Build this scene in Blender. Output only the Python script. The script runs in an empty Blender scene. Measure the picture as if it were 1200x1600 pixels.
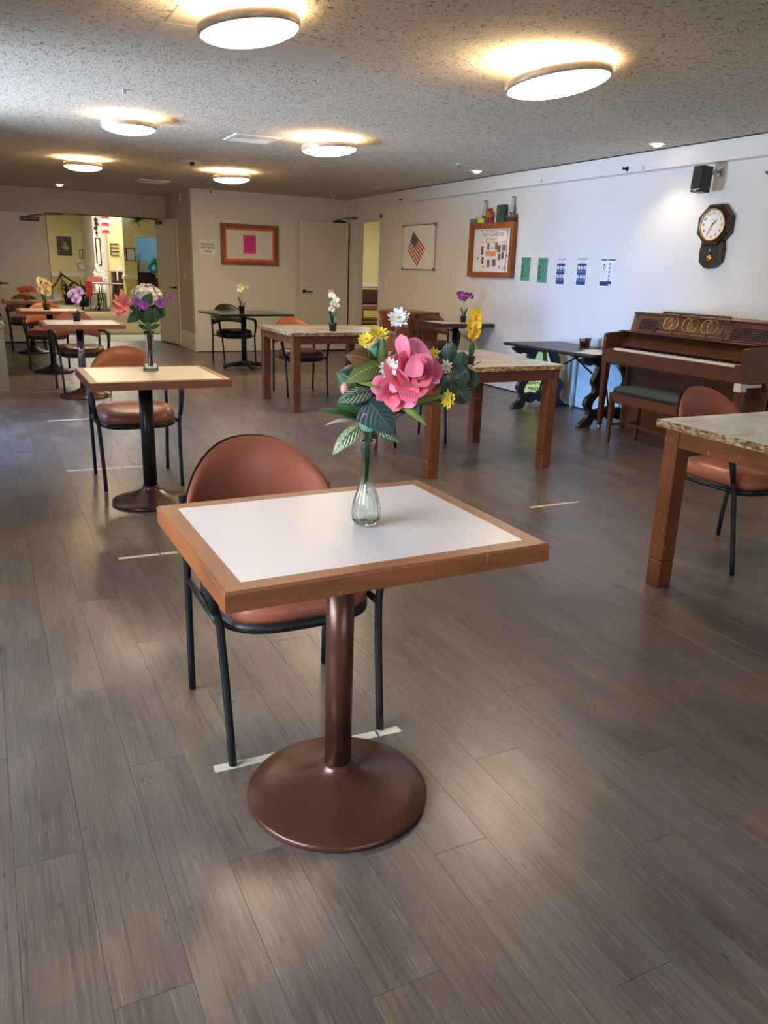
import bpy, math, random
from mathutils import Vector, Matrix, Euler
from math import pi, sin, cos, sqrt, radians
R = random.Random(7)
scene = bpy.context.scene
col = scene.collection

# ------------------------------------------------------------ camera
cd = bpy.data.cameras.new('camera'); cam = bpy.data.objects.new('camera', cd); col.objects.link(cam)
CR = Vector((0.8963217, -0.44228967, 0.0314205)); CU = Vector((0.10267053, 0.27595821, 0.95567036)); CF = Vector((0.43135387, 0.85336212, -0.29275745))
cam.matrix_world = Matrix(((CR.x, CU.x, -CF.x, 0), (CR.y, CU.y, -CF.y, 0), (CR.z, CU.z, -CF.z, 1.33287), (0, 0, 0, 1)))
cd.sensor_fit = 'HORIZONTAL'; cd.sensor_width = 36; cd.lens = 36.93; cd.clip_start = .05; cd.clip_end = 200
scene.camera = cam
# ------------------------------------------------------------ exposure, world, daylight
vs = scene.view_settings
vs.view_transform = 'Standard'; vs.look = 'None'; vs.gamma = 1; vs.use_curve_mapping = False
vs.exposure = 0.42
w = bpy.data.worlds.new('sky'); scene.world = w; w.use_nodes = True
bg = w.node_tree.nodes['Background']; bg.inputs[0].default_value = (.50, .68, 1, 1); bg.inputs[1].default_value = .8
scene.cycles.use_denoising = True
scene.cycles.max_bounces = 8; scene.cycles.diffuse_bounces = 4; scene.cycles.glossy_bounces = 4
scene.cycles.transmission_bounces = 8; scene.cycles.sample_clamp_indirect = 6; scene.cycles.caustics_refractive = False
def area(name, loc, direction, sx, sy, power, colr, spread=180):
    l = bpy.data.lights.new(name, 'AREA'); l.shape = 'RECTANGLE'; l.size = sx; l.size_y = sy; l.energy = power; l.color = colr
    l.spread = radians(spread)
    o = bpy.data.objects.new(name, l); o.location = loc
    o.rotation_euler = Vector(direction).to_track_quat('-Z', 'Y').to_euler(); col.objects.link(o); return o
# daylight through the three openings of the left wall (sky light, and an added lamp for an unbuilt sunlit patio's bounce up on to the ceiling)
area('daylight_patio_door', (-2.5, 6.5, .80), (1, .0, -.05), 1.4, 1.2, 14, (.08, .38, 1), 32)
area('daylight_patio_sky', (-2.45, 6.5, 1.9), (1, 0, -.75), 1.4, .5, 40, (.20, .45, 1), 60)
area('daylight_near_window', (-2.35, 1.3, 1.75), (1, .12, -.50), 3.0, 1.2, 54, (.82, .89, 1), 85)
area('daylight_behind', (1.5, -3.3, 1.6), (0, 1, -.35), 3.0, 1.4, 15, (.9, .94, 1), 110)
area('patio_bounce_helper', (-4.6, 6.8, .0), (.86, .02, .50), 1.4, 1.3, 125, (.62, .76, 1), 66)  # added upward lamp at ground level; no patio is modelled
area('lobby_area_light', (6.0, 26.5, 2.6), (-.5, -.4, -1), 3.0, 3.0, 180, (1, .97, .9))  # wide area light inside the lobby; no window is built there
area('lobby_ceiling_light', (2.6, 24.5, 2.92), (0, 0, -1), 3.0, 3.0, 130, (1, .96, .88))
area('lobby_ceiling_light', (2.6, 18.0, 2.92), (0, 0, -1), 2.0, 2.0, 45, (1, .93, .8))
area('lobby_ceiling_light', (9.0, 16.5, 2.92), (0, 0, -1), 3.0, 3.0, 130, (1, .93, .8))

# ------------------------------------------------------------ colour and material helpers
def lin(c):
    out = []
    for v in c[:3]:
        v = v / 255.0
        out.append(v / 12.92 if v <= .04045 else ((v + .055) / 1.055) ** 2.4)
    return (*out, 1)
class NT:
    def __init__(s, name):
        s.m = bpy.data.materials.new(name); s.m.use_nodes = True; s.t = s.m.node_tree; s.b = s.t.nodes['Principled BSDF']
    def n(s, typ, **kw):
        nd = s.t.nodes.new(typ)
        for k, v in kw.items():
            if k[0] == 'i': nd.inputs[int(k[1:])].default_value = v
            else: setattr(nd, k, v)
        return nd
    def l(s, a, b): s.t.links.new(a, b)
    def math(s, op, a, b=None, c=None):
        nd = s.n('ShaderNodeMath', operation=op)
        for i, v in enumerate((a, b, c)):
            if v is None: continue
            if isinstance(v, (int, float)): nd.inputs[i].default_value = v
            else: s.l(v, nd.inputs[i])
        return nd.outputs[0]
    def mix(s, f, a, b, typ='MIX'):
        nd = s.n('ShaderNodeMix', data_type='RGBA', blend_type=typ)
        for i, v in ((0, f), (6, a), (7, b)):
            if isinstance(v, (int, float, tuple)): nd.inputs[i].default_value = v
            else: s.l(v, nd.inputs[i])
        return nd.outputs[2]
    def ramp(s, f, stops):
        nd = s.n('ShaderNodeValToRGB'); cr = nd.color_ramp
        cr.elements[0].position = stops[0][0]; cr.elements[0].color = stops[0][1]
        cr.elements[1].position = stops[-1][0]; cr.elements[1].color = stops[-1][1]
        for p, c in stops[1:-1]: cr.elements.new(p).color = c
        s.l(f, nd.inputs[0]); return nd.outputs[0]
    def co(s, kind='Object', scale=(1, 1, 1), rot=(0, 0, 0)):
        tc = s.n('ShaderNodeTexCoord'); mp = s.n('ShaderNodeMapping')
        mp.inputs['Scale'].default_value = scale; mp.inputs['Rotation'].default_value = rot
        s.l(tc.outputs[kind], mp.inputs[0]); return mp.outputs[0]
    def noise(s, vec, scale, detail=3, rough=.5, dist=0):
        nd = s.n('ShaderNodeTexNoise'); nd.inputs['Scale'].default_value = scale; nd.inputs['Detail'].default_value = detail
        nd.inputs['Roughness'].default_value = rough; nd.inputs['Distortion'].default_value = dist
        s.l(vec, nd.inputs['Vector']); return nd.outputs[0]
    def bump(s, h, strength, dist=.01):
        nd = s.n('ShaderNodeBump'); nd.inputs['Strength'].default_value = strength; nd.inputs['Distance'].default_value = dist
        s.l(h, nd.inputs['Height']); s.l(nd.outputs[0], s.b.inputs['Normal'])
    def set(s, **kw):
        for k, v in kw.items():
            k = k.replace('_', ' ')
            if isinstance(v, (int, float, tuple)): s.b.inputs[k].default_value = v
            else: s.l(v, s.b.inputs[k])
        return s.m
def pm(name, c, rough=.5, metal=0, var=.08, vs_=12, bump=0, bs=60, **kw):
    """plain material with a faint mottling"""
    t = NT(name); c = lin(c); v = t.co()
    n = t.noise(v, vs_, 3)
    lo = tuple(x * (1 - var) for x in c[:3]) + (1,); hi = tuple(min(1, x * (1 + var)) for x in c[:3]) + (1,)
    t.set(Base_Color=t.ramp(n, [(.3, lo), (.7, hi)]), Roughness=rough, Metallic=metal, **kw)
    if bump: t.bump(t.noise(v, bs, 4), bump, .004)
    return t.m
def wood(name, c, dark=.55, rough=.4, axis=0, scale=1.0, scuff=0, coat=0):
    t = NT(name); c = lin(c); sc = [26 * scale] * 3; sc[axis] = 2.2 * scale
    v = t.co(scale=tuple(sc)); n = t.noise(v, 1.6, 5, .6, .6); n2 = t.noise(t.co(), 3.5, 3)
    d = tuple(x * dark for x in c[:3]) + (1,)
    base = t.ramp(n, [(.28, d), (.5, c), (.75, tuple(min(1, x * 1.18) for x in c[:3]) + (1,))])
    base = t.mix(t.ramp(n2, [(.40, (.1, .1, .1, 1)), (.66, (.75, .75, .75, 1))]), base, d)
    if scuff:
        s1 = t.noise(t.co(scale=(1, 1, .35)), 70, 4, .7); s2 = t.noise(t.co(), 9, 2)
        f = t.math('MULTIPLY', t.math('GREATER_THAN', s1, .64), t.math('GREATER_THAN', s2, .50))
        base = t.mix(t.math('MULTIPLY', f, scuff), base, lin((205, 165, 120)))
    t.set(Base_Color=base, Roughness=rough, Coat_Weight=coat)
    t.bump(n, .12, .002)
    return t.m
def emis(name, c, st):
    t = NT(name); t.set(Base_Color=lin(c), Emission_Color=lin(c), Emission_Strength=st); return t.m
def glass(name, c=(225, 240, 230), rough=.02):
    t = NT(name); t.set(Base_Color=lin(c), Transmission_Weight=1.0, Roughness=rough, IOR=1.45)
    return t.m

M = {}
M['vinyl'] = pm('brown_vinyl', (160, 92, 70), .38, var=.07, vs_=9, bump=.05, bs=220)
M['vinyl_orange'] = pm('tan_vinyl', (172, 95, 58), .36, var=.07, vs_=9, bump=.05, bs=220)
M['vinyl_dark'] = pm('dark_brown_vinyl', (98, 58, 48), .42, var=.08, vs_=9)
M['vinyl_black'] = pm('black_vinyl', (30, 34, 33), .35)
M['frame'] = pm('black_tube', (26, 29, 33), .4, .2)
M['frame_grey'] = pm('worn_black_tube', (60, 64, 74), .3, .6)
M['plastic'] = pm('black_plastic', (24, 26, 28), .45)
M['laminate'] = pm('white_laminate', (226, 222, 224), .33, var=.015, vs_=3)
M['laminate_cream'] = pm('cream_laminate', (228, 214, 190), .35, var=.02, vs_=3)
M['laminate_black'] = pm('black_laminate', (46, 48, 46), .16)
M['edge'] = wood('worn_edge_wood', (156, 92, 52), .6, .42, 0, scuff=.35)
M['edge_y'] = wood('worn_edge_wood_cross', (156, 92, 52), .6, .42, 1, scuff=.35)
M['edge_dark'] = wood('brown_edge_wood', (140, 82, 54), .6, .4, 0, scuff=.2)
M['edge_dark_y'] = wood('brown_edge_wood_cross', (140, 82, 54), .6, .4, 1, scuff=.2)
M['brown_metal'] = pm('brown_painted_metal', (84, 54, 40), .27, .3, var=.15, vs_=7, bump=.10, bs=40)
M['dark_metal'] = pm('dark_painted_metal', (38, 33, 32), .35, .3)
M['chrome'] = pm('polished_dark_steel', (150, 145, 142), .16, 1)
M['steel'] = pm('brushed_steel', (175, 175, 175), .3, .9)
M['table_wood'] = wood('red_brown_wood_upright', (124, 70, 36), .6, .38, 2, scuff=.6)
M['table_wood_x'] = wood('red_brown_wood', (124, 70, 36), .6, .38, 0, scuff=.35)
M['table_wood_y'] = wood('red_brown_wood_cross', (124, 70, 36), .6, .38, 1, scuff=.35)
M['piano'] = wood('walnut', (96, 57, 34), .62, .36, 1, .8)
M['piano_z'] = wood('walnut_upright', (96, 57, 34), .62, .36, 2, .8)
M['board_wood'] = wood('oak_frame', (150, 84, 36), .65, .4, 0)
M['board_wood_z'] = wood('oak_frame_upright', (150, 84, 36), .65, .4, 2)
M['black_wood'] = wood('blackened_wood', (44, 40, 42), .5, .36, 1)
M['cabinet_wood'] = wood('cherry_wood', (136, 74, 40), .6, .3, 2, coat=.3)
M['dark_wood'] = wood('espresso_wood', (62, 36, 32), .6, .4, 2)
M['iron'] = pm('black_iron', (28, 28, 32), .4, .6)
M['green_vinyl'] = pm('dark_green_vinyl', (34, 50, 44), .5)
M['ivory'] = pm('ivory', (228, 220, 202), .3, var=.02)
M['ebony'] = pm('ebony', (18, 16, 16), .3)
M['wall'] = pm('painted_plaster', (220, 217, 209), .65, var=.012, vs_=2, bump=.05, bs=160)
M['wall_tan'] = pm('warm_grey_plaster', (202, 192, 178), .65, var=.015, vs_=2)
M['white_paint'] = pm('white_satin_paint', (222, 220, 214), .38, var=.012, vs_=3)
M['door_paint'] = pm('door_paint', (214, 208, 196), .4, var=.012, vs_=3)
M['yellow_wall'] = pm('yellow_plaster', (226, 214, 162), .7, var=.015, vs_=2)
M['yellow_wall_low'] = pm('deep_yellow_plaster', (212, 196, 112), .7, var=.015, vs_=2)
M['blue_wall'] = pm('blue_plaster', (108, 164, 214), .7, var=.015, vs_=2)
M['white'] = pm('white_card', (235, 235, 232), .6, var=.01)
M['paper'] = pm('paper', (228, 226, 218), .7, var=.02)
M['pink_paper'] = pm('pink_paper', (226, 66, 160), .7, var=.02)
M['red'] = pm('red_print', (190, 40, 48), .6, var=.02)
M['coral'] = pm('coral_border', (232, 98, 84), .6, var=.03)
M['black'] = pm('black_print', (22, 22, 24), .6, var=.02)
M['navy'] = pm('navy_print', (34, 46, 96), .6, var=.02)
M['blue'] = pm('blue_print', (26, 64, 130), .6, var=.02)
M['green_print'] = pm('green_print', (76, 150, 118), .6, var=.02)
M['dark_green'] = pm('dark_green_print', (22, 70, 54), .6, var=.02)
M['orange'] = pm('orange_print', (232, 140, 96), .6, var=.02)
M['grey_print'] = pm('grey_print', (110, 112, 120), .6, var=.05, vs_=60)
M['skin_photo'] = pm('photo_print', (120, 92, 84), .5, var=.6, vs_=120)
M['gold'] = pm('brass', (190, 150, 70), .25, .9)
M['clock_wood'] = wood('dark_clock_wood', (60, 34, 22), .6, .3, 2)
M['cream_face'] = pm('cream_dial', (236, 226, 214), .5, var=.01)
M['yellow_plastic'] = pm('yellow_plastic', (236, 220, 24), .4, var=.02)
M['teal_cloth'] = pm('teal_knit', (20, 138, 134), .8, bump=.2, bs=90)
M['black_cloth'] = pm('black_cloth', (20, 20, 24), .85)
M['skin'] = pm('skin', (196, 146, 118), .5, var=.04)
M['hair'] = pm('dark_hair', (40, 28, 22), .6, bump=.3, bs=80)
M['carpet_olive'] = pm('olive_carpet', (152, 140, 92), .95, var=.1, vs_=40, bump=.4, bs=300)
M['carpet_dark'] = pm('brown_carpet', (88, 72, 56), .95, var=.1, vs_=40, bump=.4, bs=300)
M['carpet_beige'] = pm('beige_carpet', (150, 140, 118), .95, var=.08, vs_=40, bump=.4, bs=300)
M['grey_plastic'] = pm('grey_plastic', (158, 150, 136), .5, var=.03)
M['pot_black'] = pm('black_pot', (26, 30, 36), .4)
M['soil'] = pm('soil', (46, 34, 26), .95, var=.3, vs_=90)
M['terracotta'] = pm('terracotta', (176, 104, 58), .7)
M['tape'] = pm('masking_tape', (206, 200, 182), .7, var=.08, vs_=60, bump=.2, bs=90)
M['gasket'] = pm('dark_gap', (24, 22, 20), .8)
M['glass'] = glass('vase_glass', (240, 248, 243))
M['clear'] = glass('clear_glass', (240, 244, 244))
M['red_drink'] = pm('red_drink', (190, 20, 40), .3)
M['red_cloth'] = pm('red_cloth', (198, 58, 66), .8)
M['velvet'] = pm('dark_red_rope', (84, 30, 30), .7)
M['fern'] = pm('fern_green', (58, 78, 40), .55, var=.3, vs_=20)
M['vent_white'] = pm('vent_white', (220, 222, 222), .5, var=.02)
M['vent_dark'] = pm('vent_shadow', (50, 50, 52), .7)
M['lamp_ring'] = pm('lamp_ring', (196, 180, 160), .35, .3)
M['lamp_diffuser'] = emis('glowing_diffuser', (255, 232, 196), 25)
M['lamp_diffuser_mid'] = emis('glowing_diffuser_brighter', (255, 230, 190), 36)
M['lamp_diffuser_far'] = emis('glowing_diffuser_brightest', (255, 226, 182), 60)
M['lamp_bulb'] = emis('glowing_bulb', (255, 224, 172), 26.0)
M['spot_glow'] = emis('spot_glow', (255, 214, 196), 14.0)
M['spot_off'] = pm('spot_off', (206, 206, 208), .4)

# plant materials
def leafmat(name, c, edge=None, stripe=None, rough=.42):
    t = NT(name); c0 = lin(c); uv = t.n('ShaderNodeUVMap'); sp = t.n('ShaderNodeSeparateXYZ'); t.l(uv.outputs[0], sp.inputs[0])
    u, v = sp.outputs[0], sp.outputs[1]           # u across 0..1, v along 0..1
    a = t.math('ABSOLUTE', t.math('SUBTRACT', u, .5))
    vein = t.math('SINE', t.math('ADD', t.math('MULTIPLY', v, 52), t.math('MULTIPLY', a, -34)))
    nz = t.noise(t.co(), 60, 2)
    base = t.mix(t.math('MULTIPLY', nz, .5), c0, tuple(x * .55 for x in c0[:3]) + (1,))
    if stripe: 
        f = t.math('MULTIPLY', t.math('GREATER_THAN', vein, .1), t.math('MULTIPLY', t.math('GREATER_THAN', a, .07), t.math('LESS_THAN', a, .44)))
        base = t.mix(f, base, lin(stripe))
    mid = t.math('LESS_THAN', a, .022); base = t.mix(t.math('MULTIPLY', mid, .6), base, tuple(min(1, x * 2.2 + .03) for x in c0[:3]) + (1,))
    if edge: base = t.mix(t.math('GREATER_THAN', a, .455), base, lin(edge))
    t.set(Base_Color=base, Roughness=rough, Subsurface_Weight=0.0)
    t.bump(vein, .25, .0015); return t.m
def petalmat(name, c, c2, rough=.55, sss=.0):
    t = NT(name); uv = t.n('ShaderNodeUVMap'); sp = t.n('ShaderNodeSeparateXYZ'); t.l(uv.outputs[0], sp.inputs[0])
    rays = t.math('SINE', t.math('MULTIPLY', sp.outputs[0], 95))
    f = t.math('MULTIPLY', sp.outputs[1], 1.0)
    base = t.mix(f, lin(c2), lin(c)); base = t.mix(t.math('MULTIPLY', t.math('GREATER_THAN', rays, .75), .14), base, lin(c2))
    t.set(Base_Color=base, Roughness=rough, Sheen_Weight=.3)
    t.bump(rays, .2, .0008); return t.m
M['leaf'] = leafmat('leaf_green', (46, 84, 44))
M['leaf_mid'] = leafmat('leaf_mid_green', (66, 104, 52))
M['leaf_olive'] = leafmat('leaf_olive', (96, 104, 52))
M['leaf_lime'] = leafmat('leaf_lime', (132, 158, 76))
M['leaf_teal'] = leafmat('leaf_teal', (42, 68, 68))
M['leaf_tealedge'] = leafmat('leaf_teal_edged', (34, 58, 58), edge=(170, 178, 166))
M['leaf_brown'] = leafmat('leaf_bronze', (112, 82, 50))
M['leaf_striped'] = leafmat('leaf_striped', (50, 78, 58), stripe=(150, 160, 130))
M['leaf_pale_striped'] = leafmat('leaf_pale_striped', (78, 102, 58), stripe=(196, 204, 168), edge=(150, 160, 120))
M['leaf_euc'] = leafmat('leaf_eucalyptus', (52, 76, 52))
M['leaf_jade'] = leafmat('leaf_jade', (62, 128, 86))
M['leaf_white'] = leafmat('leaf_whitish', (176, 168, 142))
M['stem'] = pm('green_stem', (74, 116, 66), .5, var=.2, vs_=50)
M['stem_pale'] = pm('pale_stem', (120, 168, 130), .45, var=.2, vs_=50)
M['stem_brown'] = pm('brown_stem', (104, 84, 58), .6)
M['rose'] = petalmat('pink_petal', (244, 116, 140), (230, 74, 100))
M['rose_light'] = petalmat('light_pink_petal', (246, 140, 170), (238, 98, 130))
M['blush'] = petalmat('blush_petal', (226, 186, 168), (216, 150, 140))
M['cream'] = petalmat('cream_petal', (236, 230, 206), (216, 210, 160))
M['white_petal'] = petalmat('white_petal', (238, 236, 230), (214, 212, 200))
M['yellow_petal'] = petalmat('yellow_petal', (236, 218, 60), (226, 186, 30))
M['yellow_pale'] = petalmat('pale_yellow_petal', (248, 230, 172), (226, 186, 110))
M['purple_petal'] = petalmat('purple_petal', (168, 52, 158), (130, 30, 120))
M['orchid_petal'] = petalmat('orchid_petal', (238, 228, 246), (200, 120, 206))
M['violet_petal'] = petalmat('violet_petal', (186, 84, 202), (120, 40, 140))
M['coral_petal'] = petalmat('coral_petal', (246, 160, 138), (230, 90, 104))
M['orange_petal'] = petalmat('orange_petal', (224, 92, 32), (180, 50, 20))
M['flower_eye'] = pm('flower_eye', (200, 160, 50), .8, bump=.5, bs=300)

# floor: worn grey-brown wood-look planks; the tone of each plank follows its place in the laying grid
PW, PL, PX0 = .15, 1.22, .086
def poff(k): return ((k * .61803) % 1.0) * PL
t = NT('plank_vinyl')
g = t.n('ShaderNodeNewGeometry'); sp = t.n('ShaderNodeSeparateXYZ'); t.l(g.outputs['Position'], sp.inputs[0])
px, py = sp.outputs[0], sp.outputs[1]
kk = t.math('FLOOR', t.math('DIVIDE', t.math('SUBTRACT', px, PX0), PW))
off = t.math('MULTIPLY', t.math('FLOORED_MODULO', t.math('MULTIPLY', kk, .61803), 1.0), PL)
jj = t.math('FLOOR', t.math('DIVIDE', t.math('SUBTRACT', py, off), PL))
cmb = t.n('ShaderNodeCombineXYZ'); t.l(kk, cmb.inputs[0]); t.l(jj, cmb.inputs[1])
wn = t.n('ShaderNodeTexWhiteNoise', noise_dimensions='3D'); t.l(cmb.outputs[0], wn.inputs['Vector'])
shift = t.n('ShaderNodeVectorMath', operation='MULTIPLY_ADD'); t.l(wn.outputs['Color'], shift.inputs[0]); shift.inputs[1].default_value = (40, 40, 40); t.l(g.outputs['Position'], shift.inputs[2])
def mapped(s):
    mp = t.n('ShaderNodeMapping'); mp.inputs['Scale'].default_value = s; t.l(shift.outputs[0], mp.inputs[0]); return mp.outputs[0]
warp = t.noise(mapped((7, 1.6, 1)), 1.0, 2)
grain = t.noise(mapped((95, 3.2, 1)), 1.0, 6, .65, 0)
cloud = t.noise(mapped((9, 2.0, 1)), 1.0, 4, .55, .1)
fine = t.noise(mapped((260, 9, 1)), 1.0, 3, .6)
knot = t.n('ShaderNodeTexVoronoi', voronoi_dimensions='2D'); knot.inputs['Scale'].default_value = 1; t.l(mapped((3.6, 1.3, 1)), knot.inputs['Vector'])
kn = t.ramp(knot.outputs['Distance'], [(.0, (1, 1, 1, 1)), (.04, (.85, .85, .85, 1)), (.075, (0, 0, 0, 1))])
tone = t.ramp(wn.outputs['Value'], [(0, lin((102, 86, 74))), (.3, lin((114, 99, 85))), (.6, lin((120, 106, 94))), (.8, lin((110, 100, 93))), (1, lin((118, 104, 88)))])
big = t.noise(mapped((3.2, .9, 1)), 1.0, 3, .5, .4)
stain = t.noise(g.outputs['Position'], 1.7, 4, .55, .3)
tone = t.mix(t.ramp(stain, [(.42, (0, 0, 0, 1)), (.60, (.85, .85, .85, 1))]), tone, lin((86, 81, 80)))
tone = t.mix(t.ramp(big, [(.40, (0, 0, 0, 1)), (.70, (1, 1, 1, 1))]), tone, lin((98, 89, 87)))
c1 = t.mix(t.ramp(cloud, [(.42, (0, 0, 0, 1)), (.75, (.8, .8, .8, 1))]), tone, lin((78, 67, 60)))
swirl = t.noise(mapped((5.5, .75, 1)), 1.0, 1, .4, 0)
ln = t.math('SINE', t.math('MULTIPLY', swirl, 110))
c1 = t.mix(t.math('MULTIPLY', t.ramp(ln, [(.55, (0, 0, 0, 1)), (1, (1, 1, 1, 1))]), .0), c1, lin((84, 73, 66)))
c2 = t.mix(t.math('MULTIPLY', t.ramp(grain, [(.36, (1, 1, 1, 1)), (.50, (0, 0, 0, 1))]), .48), c1, lin((64, 54, 48)))
c3 = t.mix(t.math('MULTIPLY', t.ramp(fine, [(.57, (0, 0, 0, 1)), (.68, (1, 1, 1, 1))]), .32), c2, lin((150, 139, 126)))
ks = t.n('ShaderNodeSeparateXYZ'); t.l(knot.outputs['Color'], ks.inputs[0])
kring = t.math('MULTIPLY', t.math('ADD', t.math('SINE', t.math('MULTIPLY', knot.outputs['Distance'], 150)), 1), t.ramp(knot.outputs['Distance'], [(.08, (1, 1, 1, 1)), (.24, (0, 0, 0, 1))]))
kf = t.math('MULTIPLY', t.math('GREATER_THAN', ks.outputs[0], .52), t.math('ADD', t.math('MULTIPLY', kn, .48), t.math('MULTIPLY', kring, .06)))
c4 = t.mix(kf, c3, lin((60, 48, 43)))
dot = t.n('ShaderNodeTexVoronoi', voronoi_dimensions='2D'); dot.inputs['Scale'].default_value = 1; t.l(mapped((13, 6, 1)), dot.inputs['Vector'])
dsp = t.n('ShaderNodeSeparateXYZ'); t.l(dot.outputs['Color'], dsp.inputs[0])
c4 = t.mix(t.math('MULTIPLY', t.math('GREATER_THAN', dsp.outputs[1], .72), t.ramp(dot.outputs['Distance'], [(.02, (.55, .55, .55, 1)), (.075, (0, 0, 0, 1))])), c4, lin((44, 36, 34)))
t.set(Base_Color=c4, Roughness=t.math('ADD', t.math('MULTIPLY', cloud, .14), .24), Specular_IOR_Level=.55)
t.bump(t.math('ADD', grain, t.math('MULTIPLY', fine, .6)), .14, .0012)
M['plank'] = t.m

# popcorn ceiling with worm-like pits, their shade painted dark into the colour
t = NT('popcorn_ceiling'); v = t.co()
n1 = t.noise(v, 85, 4, .7); n2 = t.noise(v, 1.1, 3); vo = t.n('ShaderNodeTexVoronoi'); vo.inputs['Scale'].default_value = 60
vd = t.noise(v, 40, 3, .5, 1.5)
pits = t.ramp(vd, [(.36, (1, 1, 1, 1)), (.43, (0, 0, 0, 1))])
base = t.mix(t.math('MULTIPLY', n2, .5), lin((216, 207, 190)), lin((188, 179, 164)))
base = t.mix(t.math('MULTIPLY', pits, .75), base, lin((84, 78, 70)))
t.set(Base_Color=base, Roughness=.9); t.bump(t.math('SUBTRACT', t.math('ADD', n1, vd), t.math('MULTIPLY', pits, .5)), .75, .006)
M['ceiling'] = t.m
M['ceiling_patch'] = pm('smooth_ceiling_patch', (204, 196, 180), .8, var=.05, vs_=5, bump=.1, bs=60)

# chipped stone-look table edge and its worn grey top
t = NT('marbled_edge'); v = t.co(scale=(1, 1, 2)); n = t.noise(v, 24, 5, .62, 1.0); n2 = t.noise(t.co(), 26, 3)
t.set(Base_Color=t.ramp(n, [(.32, lin((60, 42, 28))), (.45, lin((130, 98, 62))), (.55, lin((172, 148, 108))), (.68, lin((206, 196, 176)))]), Roughness=.45)
t.bump(n, .5, .004); M['marble_edge'] = t.m
t = NT('worn_stone_laminate'); n = t.noise(t.co(), 3.5, 5, .6, .8); n2 = t.noise(t.co(), 60, 3)
b = t.ramp(n, [(.3, lin((146, 140, 130))), (.5, lin((182, 177, 168))), (.72, lin((202, 198, 190)))])
t.set(Base_Color=t.mix(t.math('MULTIPLY', t.math('GREATER_THAN', n2, .62), .2), b, lin((120, 100, 74))), Roughness=.22); M['stone_top'] = t.m
t = NT('hydrangea'); t.set(Base_Color=lin((232, 226, 216)), Roughness=.7); M['hydrangea'] = t.m

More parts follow.
